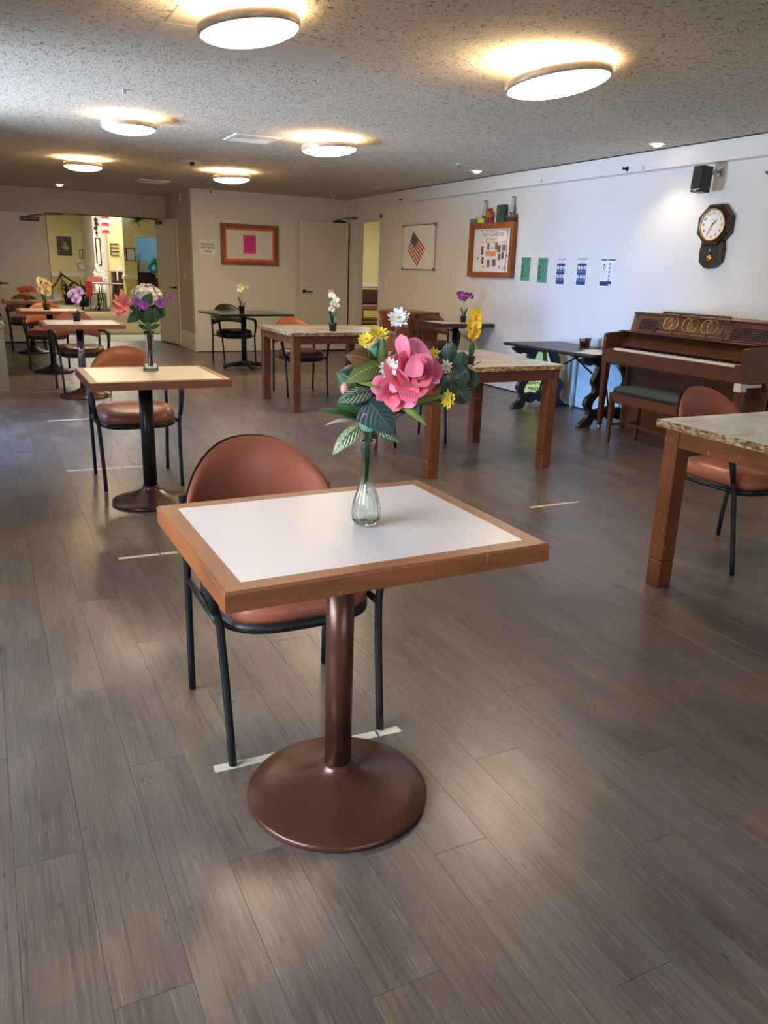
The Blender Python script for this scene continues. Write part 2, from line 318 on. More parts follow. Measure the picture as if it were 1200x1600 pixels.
# ------------------------------------------------------------ mesh helpers
class MB:
    def __init__(s): s.v = []; s.f = []; s.sm = []; s.uv = {}
    def add(s, vs_, fs, smooth=False, M_=None, uvs=None):
        b = len(s.v)
        for p in vs_: s.v.append(tuple(M_ @ Vector(p)) if M_ is not None else tuple(p))
        if uvs:
            for i, q in enumerate(uvs): s.uv[b + i] = q
        for f in fs: s.f.append(tuple(b + i for i in f)); s.sm.append(smooth)
        return s
    def box(s, lo, hi, c=0, M_=None):
        x0, y0, z0 = lo; x1, y1, z1 = hi
        if c <= 0:
            vs_ = [(x, y, z) for z in (z0, z1) for y in (y0, y1) for x in (x0, x1)]
            return s.add(vs_, [(0, 2, 3, 1), (4, 5, 7, 6), (0, 1, 5, 4), (2, 6, 7, 3), (0, 4, 6, 2), (1, 3, 7, 5)], False, M_)
        c = min(c, (x1 - x0) * .49, (y1 - y0) * .49, (z1 - z0) * .49)
        vs_ = []; idx = {}
        for i, x in enumerate((x0, x1)):
            for j, y in enumerate((y0, y1)):
                for k, z in enumerate((z0, z1)):
                    sx, sy, sz = (1, -1)[i], (1, -1)[j], (1, -1)[k]
                    idx[i, j, k, 0] = len(vs_); vs_.append((x, y + sy * c, z + sz * c))
                    idx[i, j, k, 1] = len(vs_); vs_.append((x + sx * c, y, z + sz * c))
                    idx[i, j, k, 2] = len(vs_); vs_.append((x + sx * c, y + sy * c, z))
        I = idx; fs = []
        def q(f, flip): fs.append(tuple(reversed(f)) if flip else tuple(f))
        for i in (0, 1): q([I[i, 0, 0, 0], I[i, 0, 1, 0], I[i, 1, 1, 0], I[i, 1, 0, 0]], i)
        for j in (0, 1): q([I[0, j, 0, 1], I[1, j, 0, 1], I[1, j, 1, 1], I[0, j, 1, 1]], j)
        for k in (0, 1): q([I[0, 0, k, 2], I[0, 1, k, 2], I[1, 1, k, 2], I[1, 0, k, 2]], k)
        for i in (0, 1):
            for j in (0, 1): q([I[i, j, 0, 0], I[i, j, 1, 0], I[i, j, 1, 1], I[i, j, 0, 1]], (i + j) % 2 == 0)
            for k in (0, 1): q([I[i, 0, k, 0], I[i, 1, k, 0], I[i, 1, k, 2], I[i, 0, k, 2]], (i + k) % 2 == 1)
        for j in (0, 1):
            for k in (0, 1): q([I[0, j, k, 1], I[1, j, k, 1], I[1, j, k, 2], I[0, j, k, 2]], (j + k) % 2 == 0)
        for i in (0, 1):
            for j in (0, 1):
                for k in (0, 1): q([I[i, j, k, 0], I[i, j, k, 1], I[i, j, k, 2]], (i + j + k) % 2 == 1)
        return s.add(vs_, fs, False, M_)
    def cb(s, c, d, ch=0, M_=None): return s.box([c[i] - d[i] / 2 for i in range(3)], [c[i] + d[i] / 2 for i in range(3)], ch, M_)
    def lathe(s, prof, n=24, M_=None, smooth=True, flute=0, amp=0, cap=True):
        vs_ = []; 
        for r, z in prof:
            for i in range(n):
                a = 2 * pi * i / n; rr = r * (1 + (amp * cos(flute * a) if flute else 0)); vs_.append((rr * cos(a), rr * sin(a), z))
        fs = [(k * n + i, k * n + (i + 1) % n, (k + 1) * n + (i + 1) % n, (k + 1) * n + i) for k in range(len(prof) - 1) for i in range(n)]
        if prof[0] == prof[-1]: cap = False
        if cap and prof[0][0] > 1e-5: fs.append(tuple(reversed(range(n))))
        if cap and prof[-1][0] > 1e-5: fs.append(tuple((len(prof) - 1) * n + i for i in range(n)))
        return s.add(vs_, fs, smooth, M_)
    def tube(s, pts, r, n=10, M_=None, caps=True):
        P = [Vector(p) for p in pts]; rs = r if isinstance(r, (list, tuple)) else [r] * len(P)
        T = []
        for i in range(len(P)):
            d = (P[min(i + 1, len(P) - 1)] - P[max(i - 1, 0)]); T.append(d.normalized())
        up = Vector((0, 0, 1)) if abs(T[0].z) < .9 else Vector((1, 0, 0))
        nx = T[0].cross(up).normalized(); vs_ = []
        for i, p in enumerate(P):
            nx = (nx - T[i] * nx.dot(T[i])).normalized(); ny = T[i].cross(nx)
            for k in range(n):
                a = 2 * pi * k / n; vs_.append(tuple(p + (nx * cos(a) + ny * sin(a)) * rs[i]))
        fs = [(k * n + i, k * n + (i + 1) % n, (k + 1) * n + (i + 1) % n, (k + 1) * n + i) for k in range(len(P) - 1) for i in range(n)]
        if caps: fs += [tuple(reversed(range(n))), tuple((len(P) - 1) * n + i for i in range(n))]
        return s.add(vs_, fs, True, M_)
    def sphere(s, c, r, n=12, m=8, M_=None):
        rx, ry, rz = r if isinstance(r, (list, tuple)) else (r, r, r); vs_ = [(c[0], c[1], c[2] - rz)]
        for j in range(1, m):
            t_ = -pi / 2 + pi * j / m
            for i in range(n): a = 2 * pi * i / n; vs_.append((c[0] + rx * cos(t_) * cos(a), c[1] + ry * cos(t_) * sin(a), c[2] + rz * sin(t_)))
        vs_.append((c[0], c[1], c[2] + rz)); L = len(vs_) - 1
        fs = [(0, 1 + (i + 1) % n, 1 + i) for i in range(n)]
        for j in range(m - 2): fs += [(1 + j * n + i, 1 + j * n + (i + 1) % n, 1 + (j + 1) * n + (i + 1) % n, 1 + (j + 1) * n + i) for i in range(n)]
        fs += [(L, 1 + (m - 2) * n + i, 1 + (m - 2) * n + (i + 1) % n) for i in range(n)]
        return s.add(vs_, fs, True, M_)
    def prism(s, poly, t0, t1, M_=None, smooth=False):
        """outline (x, z) extruded along y from t0 to t1; then transformed"""
        n = len(poly); vs_ = [(x, t0, z) for x, z in poly] + [(x, t1, z) for x, z in poly]
        fs = [tuple(range(n)), tuple(reversed(range(n, 2 * n)))] + [(i, i + n, (i + 1) % n + n, (i + 1) % n) for i in range(n)]
        return s.add(vs_, fs, smooth, M_)
    def grid(s, nu, nv, fn, M_=None, smooth=True):
        vs_ = []; uvs = []
        for j in range(nv + 1):
            for i in range(nu + 1): u = i / nu; v = j / nv; vs_.append(tuple(fn(u, v))); uvs.append((u, v))
        fs = [(j * (nu + 1) + i, j * (nu + 1) + i + 1, (j + 1) * (nu + 1) + i + 1, (j + 1) * (nu + 1) + i) for j in range(nv) for i in range(nu)]
        return s.add(vs_, fs, smooth, M_, uvs)
    def mesh(s, name, mat):
        me = bpy.data.meshes.new(name); me.from_pydata(s.v, [], s.f)
        me.polygons.foreach_set('use_smooth', s.sm)
        if s.uv:
            ul = me.uv_layers.new(name='UVMap'); d = [0.0] * (2 * len(me.loops))
            for li, lp in enumerate(me.loops):
                q = s.uv.get(lp.vertex_index, (0, 0)); d[2 * li] = q[0]; d[2 * li + 1] = q[1]
            ul.data.foreach_set('uv', d)
        me.materials.append(mat); me.update(); return me
    def build(s, name, mat, parent=None, loc=None):
        if isinstance(mat, str): mat = M[mat]
        o = bpy.data.objects.new(name, s.mesh(name, mat)); col.objects.link(o)
        if parent is not None: o.parent = parent
        if loc: o.location = loc
        return o
def T_(x, y, z): return Matrix.Translation((x, y, z))
def RX(a): return Matrix.Rotation(a, 4, 'X')
def RY(a): return Matrix.Rotation(a, 4, 'Y')
def RZ(a): return Matrix.Rotation(a, 4, 'Z')
def tag(o, label=None, cat=None, group=None, kind=None):
    if label: o['label'] = label
    if cat: o['category'] = cat
    if group: o['group'] = group
    if kind: o['kind'] = kind
    return o
def thing(name, label, cat, loc=(0, 0, 0), rz=0, group=None):
    o = bpy.data.objects.new(name, None); col.objects.link(o); o.location = loc; o.rotation_euler = (0, 0, rz); o.empty_display_size = .1
    return tag(o, label, cat, group)
def struct(name, mb, mat): o = mb.build(name, mat); o['kind'] = 'structure'; return o
def kids(o): return [c for c in col.objects if c.parent == o]
def dup(o, loc=None, rz=None, label=None, parent=None, group=None):
    c = o.copy(); col.objects.link(c)
    if parent is not None: c.parent = parent
    if loc: c.location = loc
    if rz is not None: c.rotation_euler = (0, 0, rz)
    if label: c['label'] = label
    if group: c['group'] = group
    for k in kids(o): dup(k, parent=c)
    return c
_glyph = {}
def text_mesh(txt, size, bold=0):
    key = (txt, size, bold)
    if key in _glyph: return _glyph[key]
    cu = bpy.data.curves.new('txt', 'FONT'); cu.body = txt; cu.size = size; cu.align_x = 'CENTER'; cu.align_y = 'CENTER'; cu.resolution_u = 2; cu.offset = bold
    cu.fill_mode = 'FRONT'
    o = bpy.data.objects.new('txt', cu); col.objects.link(o)
    dg = bpy.context.evaluated_depsgraph_get(); me = o.evaluated_get(dg).to_mesh()
    vs_ = [tuple(v.co) for v in me.vertices]; fs = [tuple(p.vertices) for p in me.polygons]
    o.evaluated_get(dg).to_mesh_clear(); bpy.data.objects.remove(o); bpy.data.curves.remove(cu)
    _glyph[key] = (vs_, fs); return _glyph[key]
def put_text(mb, txt, size, Mx, bold=0, sx=1):
    vs_, fs = text_mesh(txt, size, bold); mb.add(vs_, fs, False, Mx @ Matrix.Diagonal((sx, 1, 1, 1))); return mb
# frames: local x to the viewer's right, local z up, local -y out of the wall towards the viewer
FACE_BACK = Matrix.Identity(4)                     # things on a wall that faces -y
FACE_RIGHT = RZ(-pi / 2)                           # things on a wall that faces -x
TXT = RX(pi / 2)                                   # text laid on the local x-z plane facing -y

# ------------------------------------------------------------ the room shell
X1, YB, YD, ZC = 5.58, 12.75, 14.65, 2.43
struct('floor_base', MB().box((-2.2, -3.1, -.12), (5.7, YD + .12, -.008)), 'gasket').name = 'floor'
floor = bpy.data.objects['floor']
pl_ = [];
k0 = int(math.floor((-2.1 - PX0) / PW)); k1 = int(math.ceil((5.58 - PX0) / PW))
for k in range(k0, k1):
    xa = PX0 + k * PW; xb = xa + PW; o_ = poff(k)
    j = int(math.floor((-3 - o_) / PL))
    while o_ + j * PL < YD + .1:
        ya = o_ + j * PL; yb = ya + PL; cx = (xa + xb) / 2; cy = (ya + yb) / 2; j += 1
        pl_.append((cx, cy))
def inview(x, y):
    d = Vector((x, y, -1.33)); z = d.dot(CF)
    if z < .3: return None
    u = 600 + 1231 * d.dot(CR) / z; v_ = 800 - 1231 * d.dot(CU) / z
    return u, v_, z
def plankbox(mb, x, y):
    xa, xb = max(x - PW / 2, -2.1) + .0003, min(x + PW / 2, 5.58) - .0003
    ya, yb = max(y - PL / 2, -3) + .0003, min(y + PL / 2, YD + .1) - .0003
    if xb - xa > .005 and yb - ya > .005: mb.box((xa, ya, -.008), (xb, yb, 0), .0005)
near = []
for (x, y) in pl_:
    best = None
    for fy in (-.5, -.25, 0, .25, .5):
        for fx in (-.5, .5):
            q = inview(x + fx * PW, y + fy * PL)
            if q and -5 < q[0] < 1205 and -5 < q[1] < 1605: best = min(best or 99, q[2])
    # planks behind the back wall block are not seen
    if best is not None and not (x > 3.0 and y > YB + .5): near.append((best, x, y))
near.sort(); near_set = set((a[1], a[2]) for a in near[:300])
full = MB().box((-PW / 2 + .0003, -PL / 2 + .0003, -.008), (PW / 2 - .0003, PL / 2 - .0003, 0), .0005).mesh('plank', M['plank'])
rest = MB()
for (x, y) in pl_:
    if (x, y) in near_set:
        if -2.1 < x - PW / 2 and x + PW / 2 < 5.58 and y - PL / 2 > -3 and y + PL / 2 < YD:
            o = bpy.data.objects.new('plank', full); o.location = (x, y, 0)
        else:
            m_ = MB(); plankbox(m_, x, y); o = bpy.data.objects.new('plank', m_.mesh('plank', M['plank']))
        col.objects.link(o); o.parent = floor
    else: plankbox(rest, x, y)
r_ = rest.build('far_planks', 'plank', floor); r_['kind'] = 'stuff'

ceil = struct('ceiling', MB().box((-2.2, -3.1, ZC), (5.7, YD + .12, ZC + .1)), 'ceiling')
for lo, hi, th in (((.90, 4.29), (1.10, 4.62), .003), ((.92, 4.0), (1.22, 4.29), .002), ((1.10, 4.29), (1.88, 4.72), .002)):
    MB().box((lo[0], lo[1], ZC - th), (hi[0], hi[1], ZC), .0015).build('smooth_patch', 'ceiling_patch', ceil)

# right wall with the doorway near the far corner
struct('wall_right', MB().box((X1, -3.1, 0), (X1 + .12, 11.48, ZC)).box((X1, 12.37, 0), (X1 + .12, YB + .12, ZC)).box((X1, 11.48, 2.09), (X1 + .12, 12.37, ZC)), 'wall')
struct('wall_back', MB().box((3.0, YB, 0), (X1, YB + .12, ZC)), 'wall')
struct('wall_side', MB().box((3.0, YB + .12, 0), (3.12, YD + .12, ZC)), 'wall_tan')
struct('wall_far', MB().box((-2.2, YD, 0), (1.08, YD + .12, ZC)).box((2.85, YD, 0), (3.0, YD + .12, ZC)).box((1.08, YD, 2.06), (2.85, YD + .12, ZC)), 'wall_tan')
struct('wall_left', MB().box((-2.2, -3.1, 0), (-2.1, -.4, ZC)).box((-2.2, 2.8, 0), (-2.1, 5.7, ZC)).box((-2.2, 7.35, 0), (-2.1, YD, ZC))
       .box((-2.2, -.4, 0), (-2.1, 2.8, .55)).box((-2.2, -.4, 2.15), (-2.1, 2.8, ZC)).box((-2.2, 5.7, 2.12), (-2.1, 7.35, ZC)), 'wall')
struct('wall_front', MB().box((-2.1, -3.1, 0), (0, -3.0, ZC)).box((3, -3.1, 0), (5.58, -3.0, ZC)).box((0, -3.1, 0), (3, -3.0, .8)).box((0, -3.1, 2.2), (3, -3, ZC)), 'wall')
def window(n, axis, p, a0, a1, z0, z1, nb):
    m_ = MB()
    def b(u0, u1, v0, v1):
        if axis == 'x': m_.box((p, u0, v0), (p + .06, u1, v1), .004)
        else: m_.box((u0, p, v0), (u1, p + .06, v1), .004)
    b(a0, a1, z0, z0 + .05); b(a0, a1, z1 - .05, z1)
    for i in range(nb + 1): c_ = a0 + (a1 - a0) * i / nb; b(max(a0, c_ - .03), min(a1, c_ + .03), z0 + .05, z1 - .05)
    struct('window_%d' % n, m_, 'white_paint')
window(1, 'x', -2.18, -.4, 2.8, .55, 2.15, 3); window(2, 'x', -2.18, 5.7, 7.35, .0, 2.12, 1); window(3, 'y', -3.08, 0, 3, .8, 2.2, 3)
# boxed soffit under the ceiling on the right wall
struct('trim_1', MB().box((5.485, -3.0, 2.267), (X1, 10.795, ZC), .003), 'white_paint')
struct('trim_2', MB().box((5.480, -3.0, ZC - .008), (5.485, 10.795, ZC)), 'gasket')
struct('baseboard_back', MB().box((3.0, YB - .014, 0), (4.72, YB, .275), .004), 'white_paint')
struct('baseboard_side', MB().box((2.986, YB - .014, 0), (3.0, YD, .275), .004), 'white_paint')
struct('wall_foot_line', MB().box((X1 - .006, -3, 0), (X1, 11.42, .012)), 'gasket')  # thin dark strip along the wall foot; this wall has no baseboard
struct('trim_3', MB().box((3.0, YB - .017, -.0), (4.72, YB - .0145, .010)).box((-2.1, YD - .02, 0), (1.02, YD, .012)), 'gasket')
# doorway of the right wall: casing, and its door folded back on the back wall
struct('trim_4', MB().box((X1 - .012, 11.42, 0), (X1, 11.48, 2.15), .003).box((X1 - .012, 12.37, 0), (X1, 12.43, 2.15), .003).box((X1 - .012, 11.42, 2.09), (X1, 12.43, 2.15), .003)
       .box((X1, 12.335, 0), (X1 + .12, 12.37, 2.09), .002).box((X1, 11.48, 0), (X1 + .12, 11.505, 2.09), .002).box((X1, 11.505, 2.065), (X1 + .12, 12.335, 2.09), .002), 'white_paint')
d1 = struct('door_1', MB().box((4.70, YB - .135, .02), (5.555, YB - .092, 2.055), .003), 'door_paint')
def lever(mb, x, y, z, dx, M_=None):
    mb.lathe([(.001, 0), (.03, 0), (.03, .008), (.012, .012), (.011, .05), (.001, .05)], 16, (M_ or T_(0, 0, 0)) @ T_(x, y, z) @ RX(pi / 2))
    mb.tube([(x, y - .045, z), (x + dx * .03, y - .05, z), (x + dx * .13, y - .05, z - .004)], .010, 8, M_)
    return mb
h = lever(MB(), 4.775, YB - .135, .97, 1).build('lever_handle', 'dark_metal', d1)
MB().box((4.694, YB - .13, .94), (4.699, YB - .10, 1.02), .001).build('latch_plate', 'steel', d1)
MB().box((5.30, YB - .13, 2.056), (5.50, YB - .10, 2.09), .003).tube([(5.31, YB - .11, 2.08), (5.42, YB - .3, 2.12), (5.57, YB - .45, 2.13)], .008, 6).build('door_closer', 'dark_metal', d1)
for z in (.3, 1.1, 1.8): MB().tube([(5.562, YB - .14, z - .05), (5.562, YB - .14, z + .05)], .009, 8).build('hinge', 'dark_metal', d1)
struct('trim_5', MB().box((5.556, YB - .125, .01), (5.574, YB - .10, 2.06)), 'gasket')
# double doorway of the far wall
d2 = struct('door_2', MB().box((.19, YD - .06, .02), (1.075, YD - .015, 2.05), .003), 'door_paint'); 
lever(MB(), .30, YD - .06, .95, 1).build('lever_handle', 'dark_metal', d2)
MB().box((.70, YD - .115, 1.92), (.98, YD - .06, 1.985), .01).tube([(.8, YD - .09, 1.99), (1.0, YD - .2, 2.02), (1.35, YD - .02, 2.045)], .008, 6).build('door_closer', 'dark_metal', d2)
d3 = bpy.data.objects.new('door_3', MB().box((0, -.022, .015), (.86, .022, 2.045), .003).mesh('door_3', M['door_paint'])); col.objects.link(d3); d3['kind'] = 'structure'
d3.location = (2.838, 14.63, 0); d3.rotation_euler = (0, 0, radians(-80))
MB().box((.861, -.024, .015), (.872, .024, 2.045)).build('edge_seal', 'gasket', d3)
MB().box((.873, -.024, .015), (.888, .030, 2.045), .002).build('edge_strip', 'door_paint', d3)
lever(MB(), .80, -.022, .95, -1).build('lever_handle', 'dark_metal', d3)
MB().box((.05, -.05, 1.96), (.3, -.022, 2.02), .006).tube([(.2, -.04, 2.03), (.1, -.3, 2.04), (-.03, -.5, 2.05)], .008, 6).build('door_closer', 'dark_metal', d3)
struct('trim_6', MB().box((1.08, YD - .012, 2.05), (2.85, YD, 2.062)).box((1.08, YD - .01, 0), (1.088, YD + .12, 2.06)), 'gasket')
struct('trim_7', MB().box((-.2, YD - .008, 2.062), (2.98, YD, 2.10), .002), 'wall_tan')

# ------------------------------------------------------------ chairs
def make_chair(label, vinyl='vinyl', frame='frame', seatm=None, loc=(0, 0, 0), rz=0, group='vinyl armchairs at the tables'):
    root = thing('dining_armchair', label, 'chair', loc, rz, group)
    # seat cushion: rounded square plan, domed
    mb = MB(); n = 36
    def sup(a, hw, hd, e=3.2):
        c_, s_ = cos(a), sin(a); return (math.copysign(abs(c_) ** (2 / e), c_) * hw, math.copysign(abs(s_) ** (2 / e), s_) * hd)
    rings = [(.0, .492), (.45, .490), (.78, .482), (.93, .470), (1.0, .448), (1.0, .428), (.965, .412), (0, .412)]
    vs_ = []
    for k, (q, z) in enumerate(rings):
        for i in range(n):
            x, y = sup(2 * pi * i / n, .232 * max(q, .001), .232 * max(q, .001)); 
            x *= 1 - .05 * (y + .23) / .46; zz = z + (.012 * (abs(x) / .23) ** 2 if z > .46 else 0)
            vs_.append((x, y, zz - (.01 if y < -.15 else 0)))
    mb.add(vs_, [(k * n + (i + 1) % n, k * n + i, (k + 1) * n + i, (k + 1) * n + (i + 1) % n) for k in range(len(rings) - 1) for i in range(n)], True)
    mb.build('seat', seatm or vinyl, root)
    mb = MB(); vs_ = []
    for q, z in ((.0, .413), (1.0, .413), (1.0, .390), (.93, .382), (0, .382)):
        for i in range(n):
            x, y = sup(2 * pi * i / n, .235 * max(q, .001), .235 * max(q, .001)); x *= 1 - .05 * (y + .23) / .46; vs_.append((x, y, z - (.01 if y < -.15 else 0)))
    mb.add(vs_, [(k * n + (i + 1) % n, k * n + i, (k + 1) * n + i, (k + 1) * n + (i + 1) % n) for k in range(4) for i in range(n)], True)
    mb.build('seat_pan', 'plastic', root)
    # backrest: D-shaped, wrapped forward at the sides
    def back(off, th, grow=0):
        mb = MB(); hw = .243 + grow
        def P(u, v, side):
            s = 2 * u - 1; s = math.copysign(abs(s) ** .8, s); x = s * hw
            zt = .612 + grow * .3 + (.202 + grow) * (max(0, 1 - abs(s) ** 2.3)) ** .62; zb = .575 - grow - .038 * s * s
            zt = max(zt, zb + .01)
            z = zb + (zt - zb) * v
            e = min(1, (1 - abs(s)) * 7) ** .5 * min(1, min(v, 1 - v) * 5) ** .5
            y = .262 - .10 * s * s + .07 * (z - .54) / .28 + off
            return (x * (1 - .03 * (z - .6)), y + side * th * .5 * e, z)
        mb.grid(26, 12, lambda u, v: P(u, v, -1)); mb.grid(26, 12, lambda u, v: P(1 - u, v, 1)); return mb
    back(-.012, .036).build('backrest', vinyl, root)
    back(.012, .022, -.0005).build('back_shell', 'plastic', root)
    for s in (-1, 1):
        MB().tube([(s * .228, -.235, .004), (s * .229, -.225, .08), (s * .232, -.20, .25), (s * .237, -.18, .40), (s * .255, -.168, .50), (s * .262, -.158, .57), (s * .263, -.13, .606)], [.0115] * 7, 12).build('leg', frame, root)
        MB().tube([(s * .232, .225, .004), (s * .233, .222, .12), (s * .236, .205, .32), (s * .238, .20, .45), (s * .240, .212, .58), (s * .236, .232, .66)], [.0115] * 6, 12).build('leg', frame, root)
        MB().tube([(s * .235, -.178, .40), (s * .236, 0, .398), (s * .237, .198, .40)], .010, 8).build('side_rail', frame, root)
        MB().tube([(s * .247, -.176, .44), (s * .258, -.166, .52), (s * .264, -.156, .575), (s * .265, -.135, .608), (s * .265, -.09, .621), (s * .263, 0, .622), (s * .254, .09, .622), (s * .238, .17, .62), (s * .225, .205, .62)],
                  [.012, .015, .018, .019, .019, .018, .016, .013, .010], 12).build('armrest', 'plastic', root)
    return root
G = 'tan and brown vinyl armchairs, each drawn up to a table'
c1 = make_chair('brown vinyl armchair behind the nearest white-topped table, big pink rose bouquet beside it', loc=(.725, 2.10, 0), group=G)
c2 = make_chair('tan vinyl armchair behind the table with the white hydrangea vase', 'vinyl_orange', 'frame', 'vinyl', (.79, 5.065, 0), 0, G)
c3 = make_chair('brown vinyl armchair with worn grey-black tube arms, behind the table with the lilac orchid', 'vinyl', 'frame_grey', 'vinyl_dark', (.895, 9.0, 0), radians(4), G)
c4 = dup(c2, (.72, 11.12, 0), radians(-4), 'tan vinyl armchair behind the table with the pale yellow orchid')
c5 = make_chair('dark brown vinyl armchair behind the farthest left table with orange flowers', 'vinyl_dark', 'frame', 'vinyl_dark', (.60, 13.5, 0), 0, G)
c6 = make_chair('all-black armchair behind the black-topped table by the back wall', 'vinyl_black', 'frame', 'vinyl_black', (3.13, 11.03, 0), radians(5), G)
c7 = make_chair('tan vinyl armchair with dark seat behind the stone-topped table nearest the back wall', 'vinyl_orange', 'frame', 'vinyl_dark', (3.07, 8.22, 0), 0, G)
c8 = dup(c1, (3.03, 5.62, 0), 0, 'brown vinyl armchair behind the yellow orchid table, mostly hidden by the bouquet')
c9 = make_chair('dark brown armchair between the cherry cabinet and the small table by the right wall', 'vinyl_dark', 'frame', 'vinyl_dark', (5.21, 9.0, 0), radians(-12), G)
c10 = dup(c1, (3.28, 2.62, 0), radians(2), 'brown vinyl armchair tucked under the table at the right edge, before the piano')

# ------------------------------------------------------------ tables on a single column
def pedestal_table(label, c, w_, d_, rz=0, top='laminate', edge=('edge', 'edge_y'), pole='brown_metal', base='brown_metal', H=.755, bc=None, br=.235, kind='disc', pr_=.035, group='single-column tables'):
    root = thing('pedestal_table', label, 'table', (c[0], c[1], 0), rz, group); bw = .042; th = .042
    hx, hy = w_ / 2, d_ / 2
    if edge:
        MB().box((-hx + bw, -hy + bw, H - .03), (hx - bw, hy - bw, H - .0005)).build('tabletop', top, root)
        def rail(p, ax):
            # mitred length of edging with a rounded arris
            mb = MB(); r = .005
            prof = [(0, H - th), (bw, H - th), (bw, H), (r, H), (.0015, H - .0015), (0, H - r)]
            a = -p if 0 else 0
            L = hx if ax == 'x' else hy; D = hy if ax == 'x' else hx
            vs_ = []
            for sgn in (-1, 1):
                for q, z in prof:
                    along = sgn * (L - q); across = p * (D - q)
                    vs_.append((along, across, z) if ax == 'x' else (across, along, z))
            n = len(prof); fs = [tuple(range(n)), tuple(reversed(range(n, 2 * n)))] + [(i, i + n, (i + 1) % n + n, (i + 1) % n) for i in range(n)]
            if (ax == 'x') == (p > 0): fs = [tuple(reversed(f)) for f in fs]
            mb.add(vs_, fs); mb.build('edge_strip', edge[0] if ax == 'x' else edge[1], root)
        rail(-1, 'x'); rail(1, 'x'); rail(-1, 'y'); rail(1, 'y')
    else:
        MB().box((-hx, -hy, H - .028), (hx, hy, H), .004).build('tabletop', top, root)
    ox, oy = bc if bc else (0, 0)
    MB().cb((ox, oy, H - th - .004), (.28, .28, .007), .002).cb((ox, oy, H - th - .014), (.05, .34, .014), .003).cb((ox, oy, H - th - .014), (.34, .05, .014), .003).build('mounting_plate', 'dark_metal', root)
    if kind == 'disc':
        MB().lathe([(.0, .0), (br - .004, 0), (br, .006), (br, .014), (br - .006, .019), (br * .8, .030), (br * .6, .043), (br * .42, .058), (br * .28, .074), (br * .2, .086), (pr_ + .008, .094), (pr_ + .004, .10), (0, .10)], 64, T_(ox, oy, 0)).build('base', base, root)
    else:
        mb = MB()
        for a, L in ((0, .30), (pi / 2, .30)):
            for s in (-1, 1):
                Mx = T_(ox, oy, 0) @ RZ(a + (0 if s > 0 else pi))
                mb.tube([(0, 0, .06), (L * .5, 0, .05), (L * .92, 0, .032), (L, 0, .026)], [.034, .028, .024, .024], 10, Mx)
                mb.lathe([(0, 0), (.016, 0), (.016, .012), (0, .012)], 10, Mx @ T_(L * .93, 0, 0))
        mb.lathe([(0, .03), (.055, .03), (.055, .085), (.04, .10), (0, .10)], 20, T_(ox, oy, 0))
        mb.build('base', base, root)
    MB().lathe([(pr_, .095), (pr_, H - .06), (0, H - .06)], 32, T_(ox, oy, 0)).lathe([(pr_ + .006, H - .075), (pr_ + .006, H - .055), (0, H - .055)], 32, T_(ox, oy, 0)).build('column', pole, root)
    return root
TG = 'single-column cafe tables with wood-edged tops'
t1 = pedestal_table('white-topped wood-edged table in the foreground on a brown disc base', (.719, 1.634), .75, .606, .012, bc=(0, .01), br=.238, group=TG)
t2 = pedestal_table('cream-topped wood-edged table with the white hydrangea vase on it', (.797, 4.465), .72, .66, 0, 'laminate_cream', ('edge_dark', 'edge_dark_y'), 'dark_metal', 'brown_metal', bc=(-.02, .09), br=.22, pr_=.038, group=TG)
t3 = pedestal_table('white-topped wood-edged table with the lilac orchid, on a polished column', (.86, 8.44), .745, .70, 0, 'laminate', ('edge_dark', 'edge_dark_y'), 'chrome', 'brown_metal', bc=(0, .17), br=.24, group=TG)
t4 = pedestal_table('cream-topped wood-edged table with the pale yellow orchid and a dark column', (.735, 10.58), .74, .60, 0, 'laminate_cream', ('edge_dark', 'edge_dark_y'), 'dark_metal', 'dark_metal', bc=(0, .1), br=.23, group=TG)
t5 = pedestal_table('farthest brown table on the left, orange flowers on it', (.63, 13.0), .72, .62, 0, 'laminate_cream', ('edge_dark', 'edge_dark_y'), 'dark_metal', 'dark_metal', br=.23, group=TG)
t6 = pedestal_table('glossy black-topped table on a black cross base by the back wall', (3.12, 10.42), 1.0, .88, radians(5), 'laminate_black', None, 'plastic', 'plastic', H=.75, bc=(.05, .2), kind='cross', group=TG)
t7 = pedestal_table('small cream-topped table with dark edges against the right wall, purple orchid on it', (5.20, 8.50), .74, .58, 0, 'laminate_cream', ('dark_wood', 'dark_wood'), 'dark_metal', 'dark_metal', br=.2, group=TG)

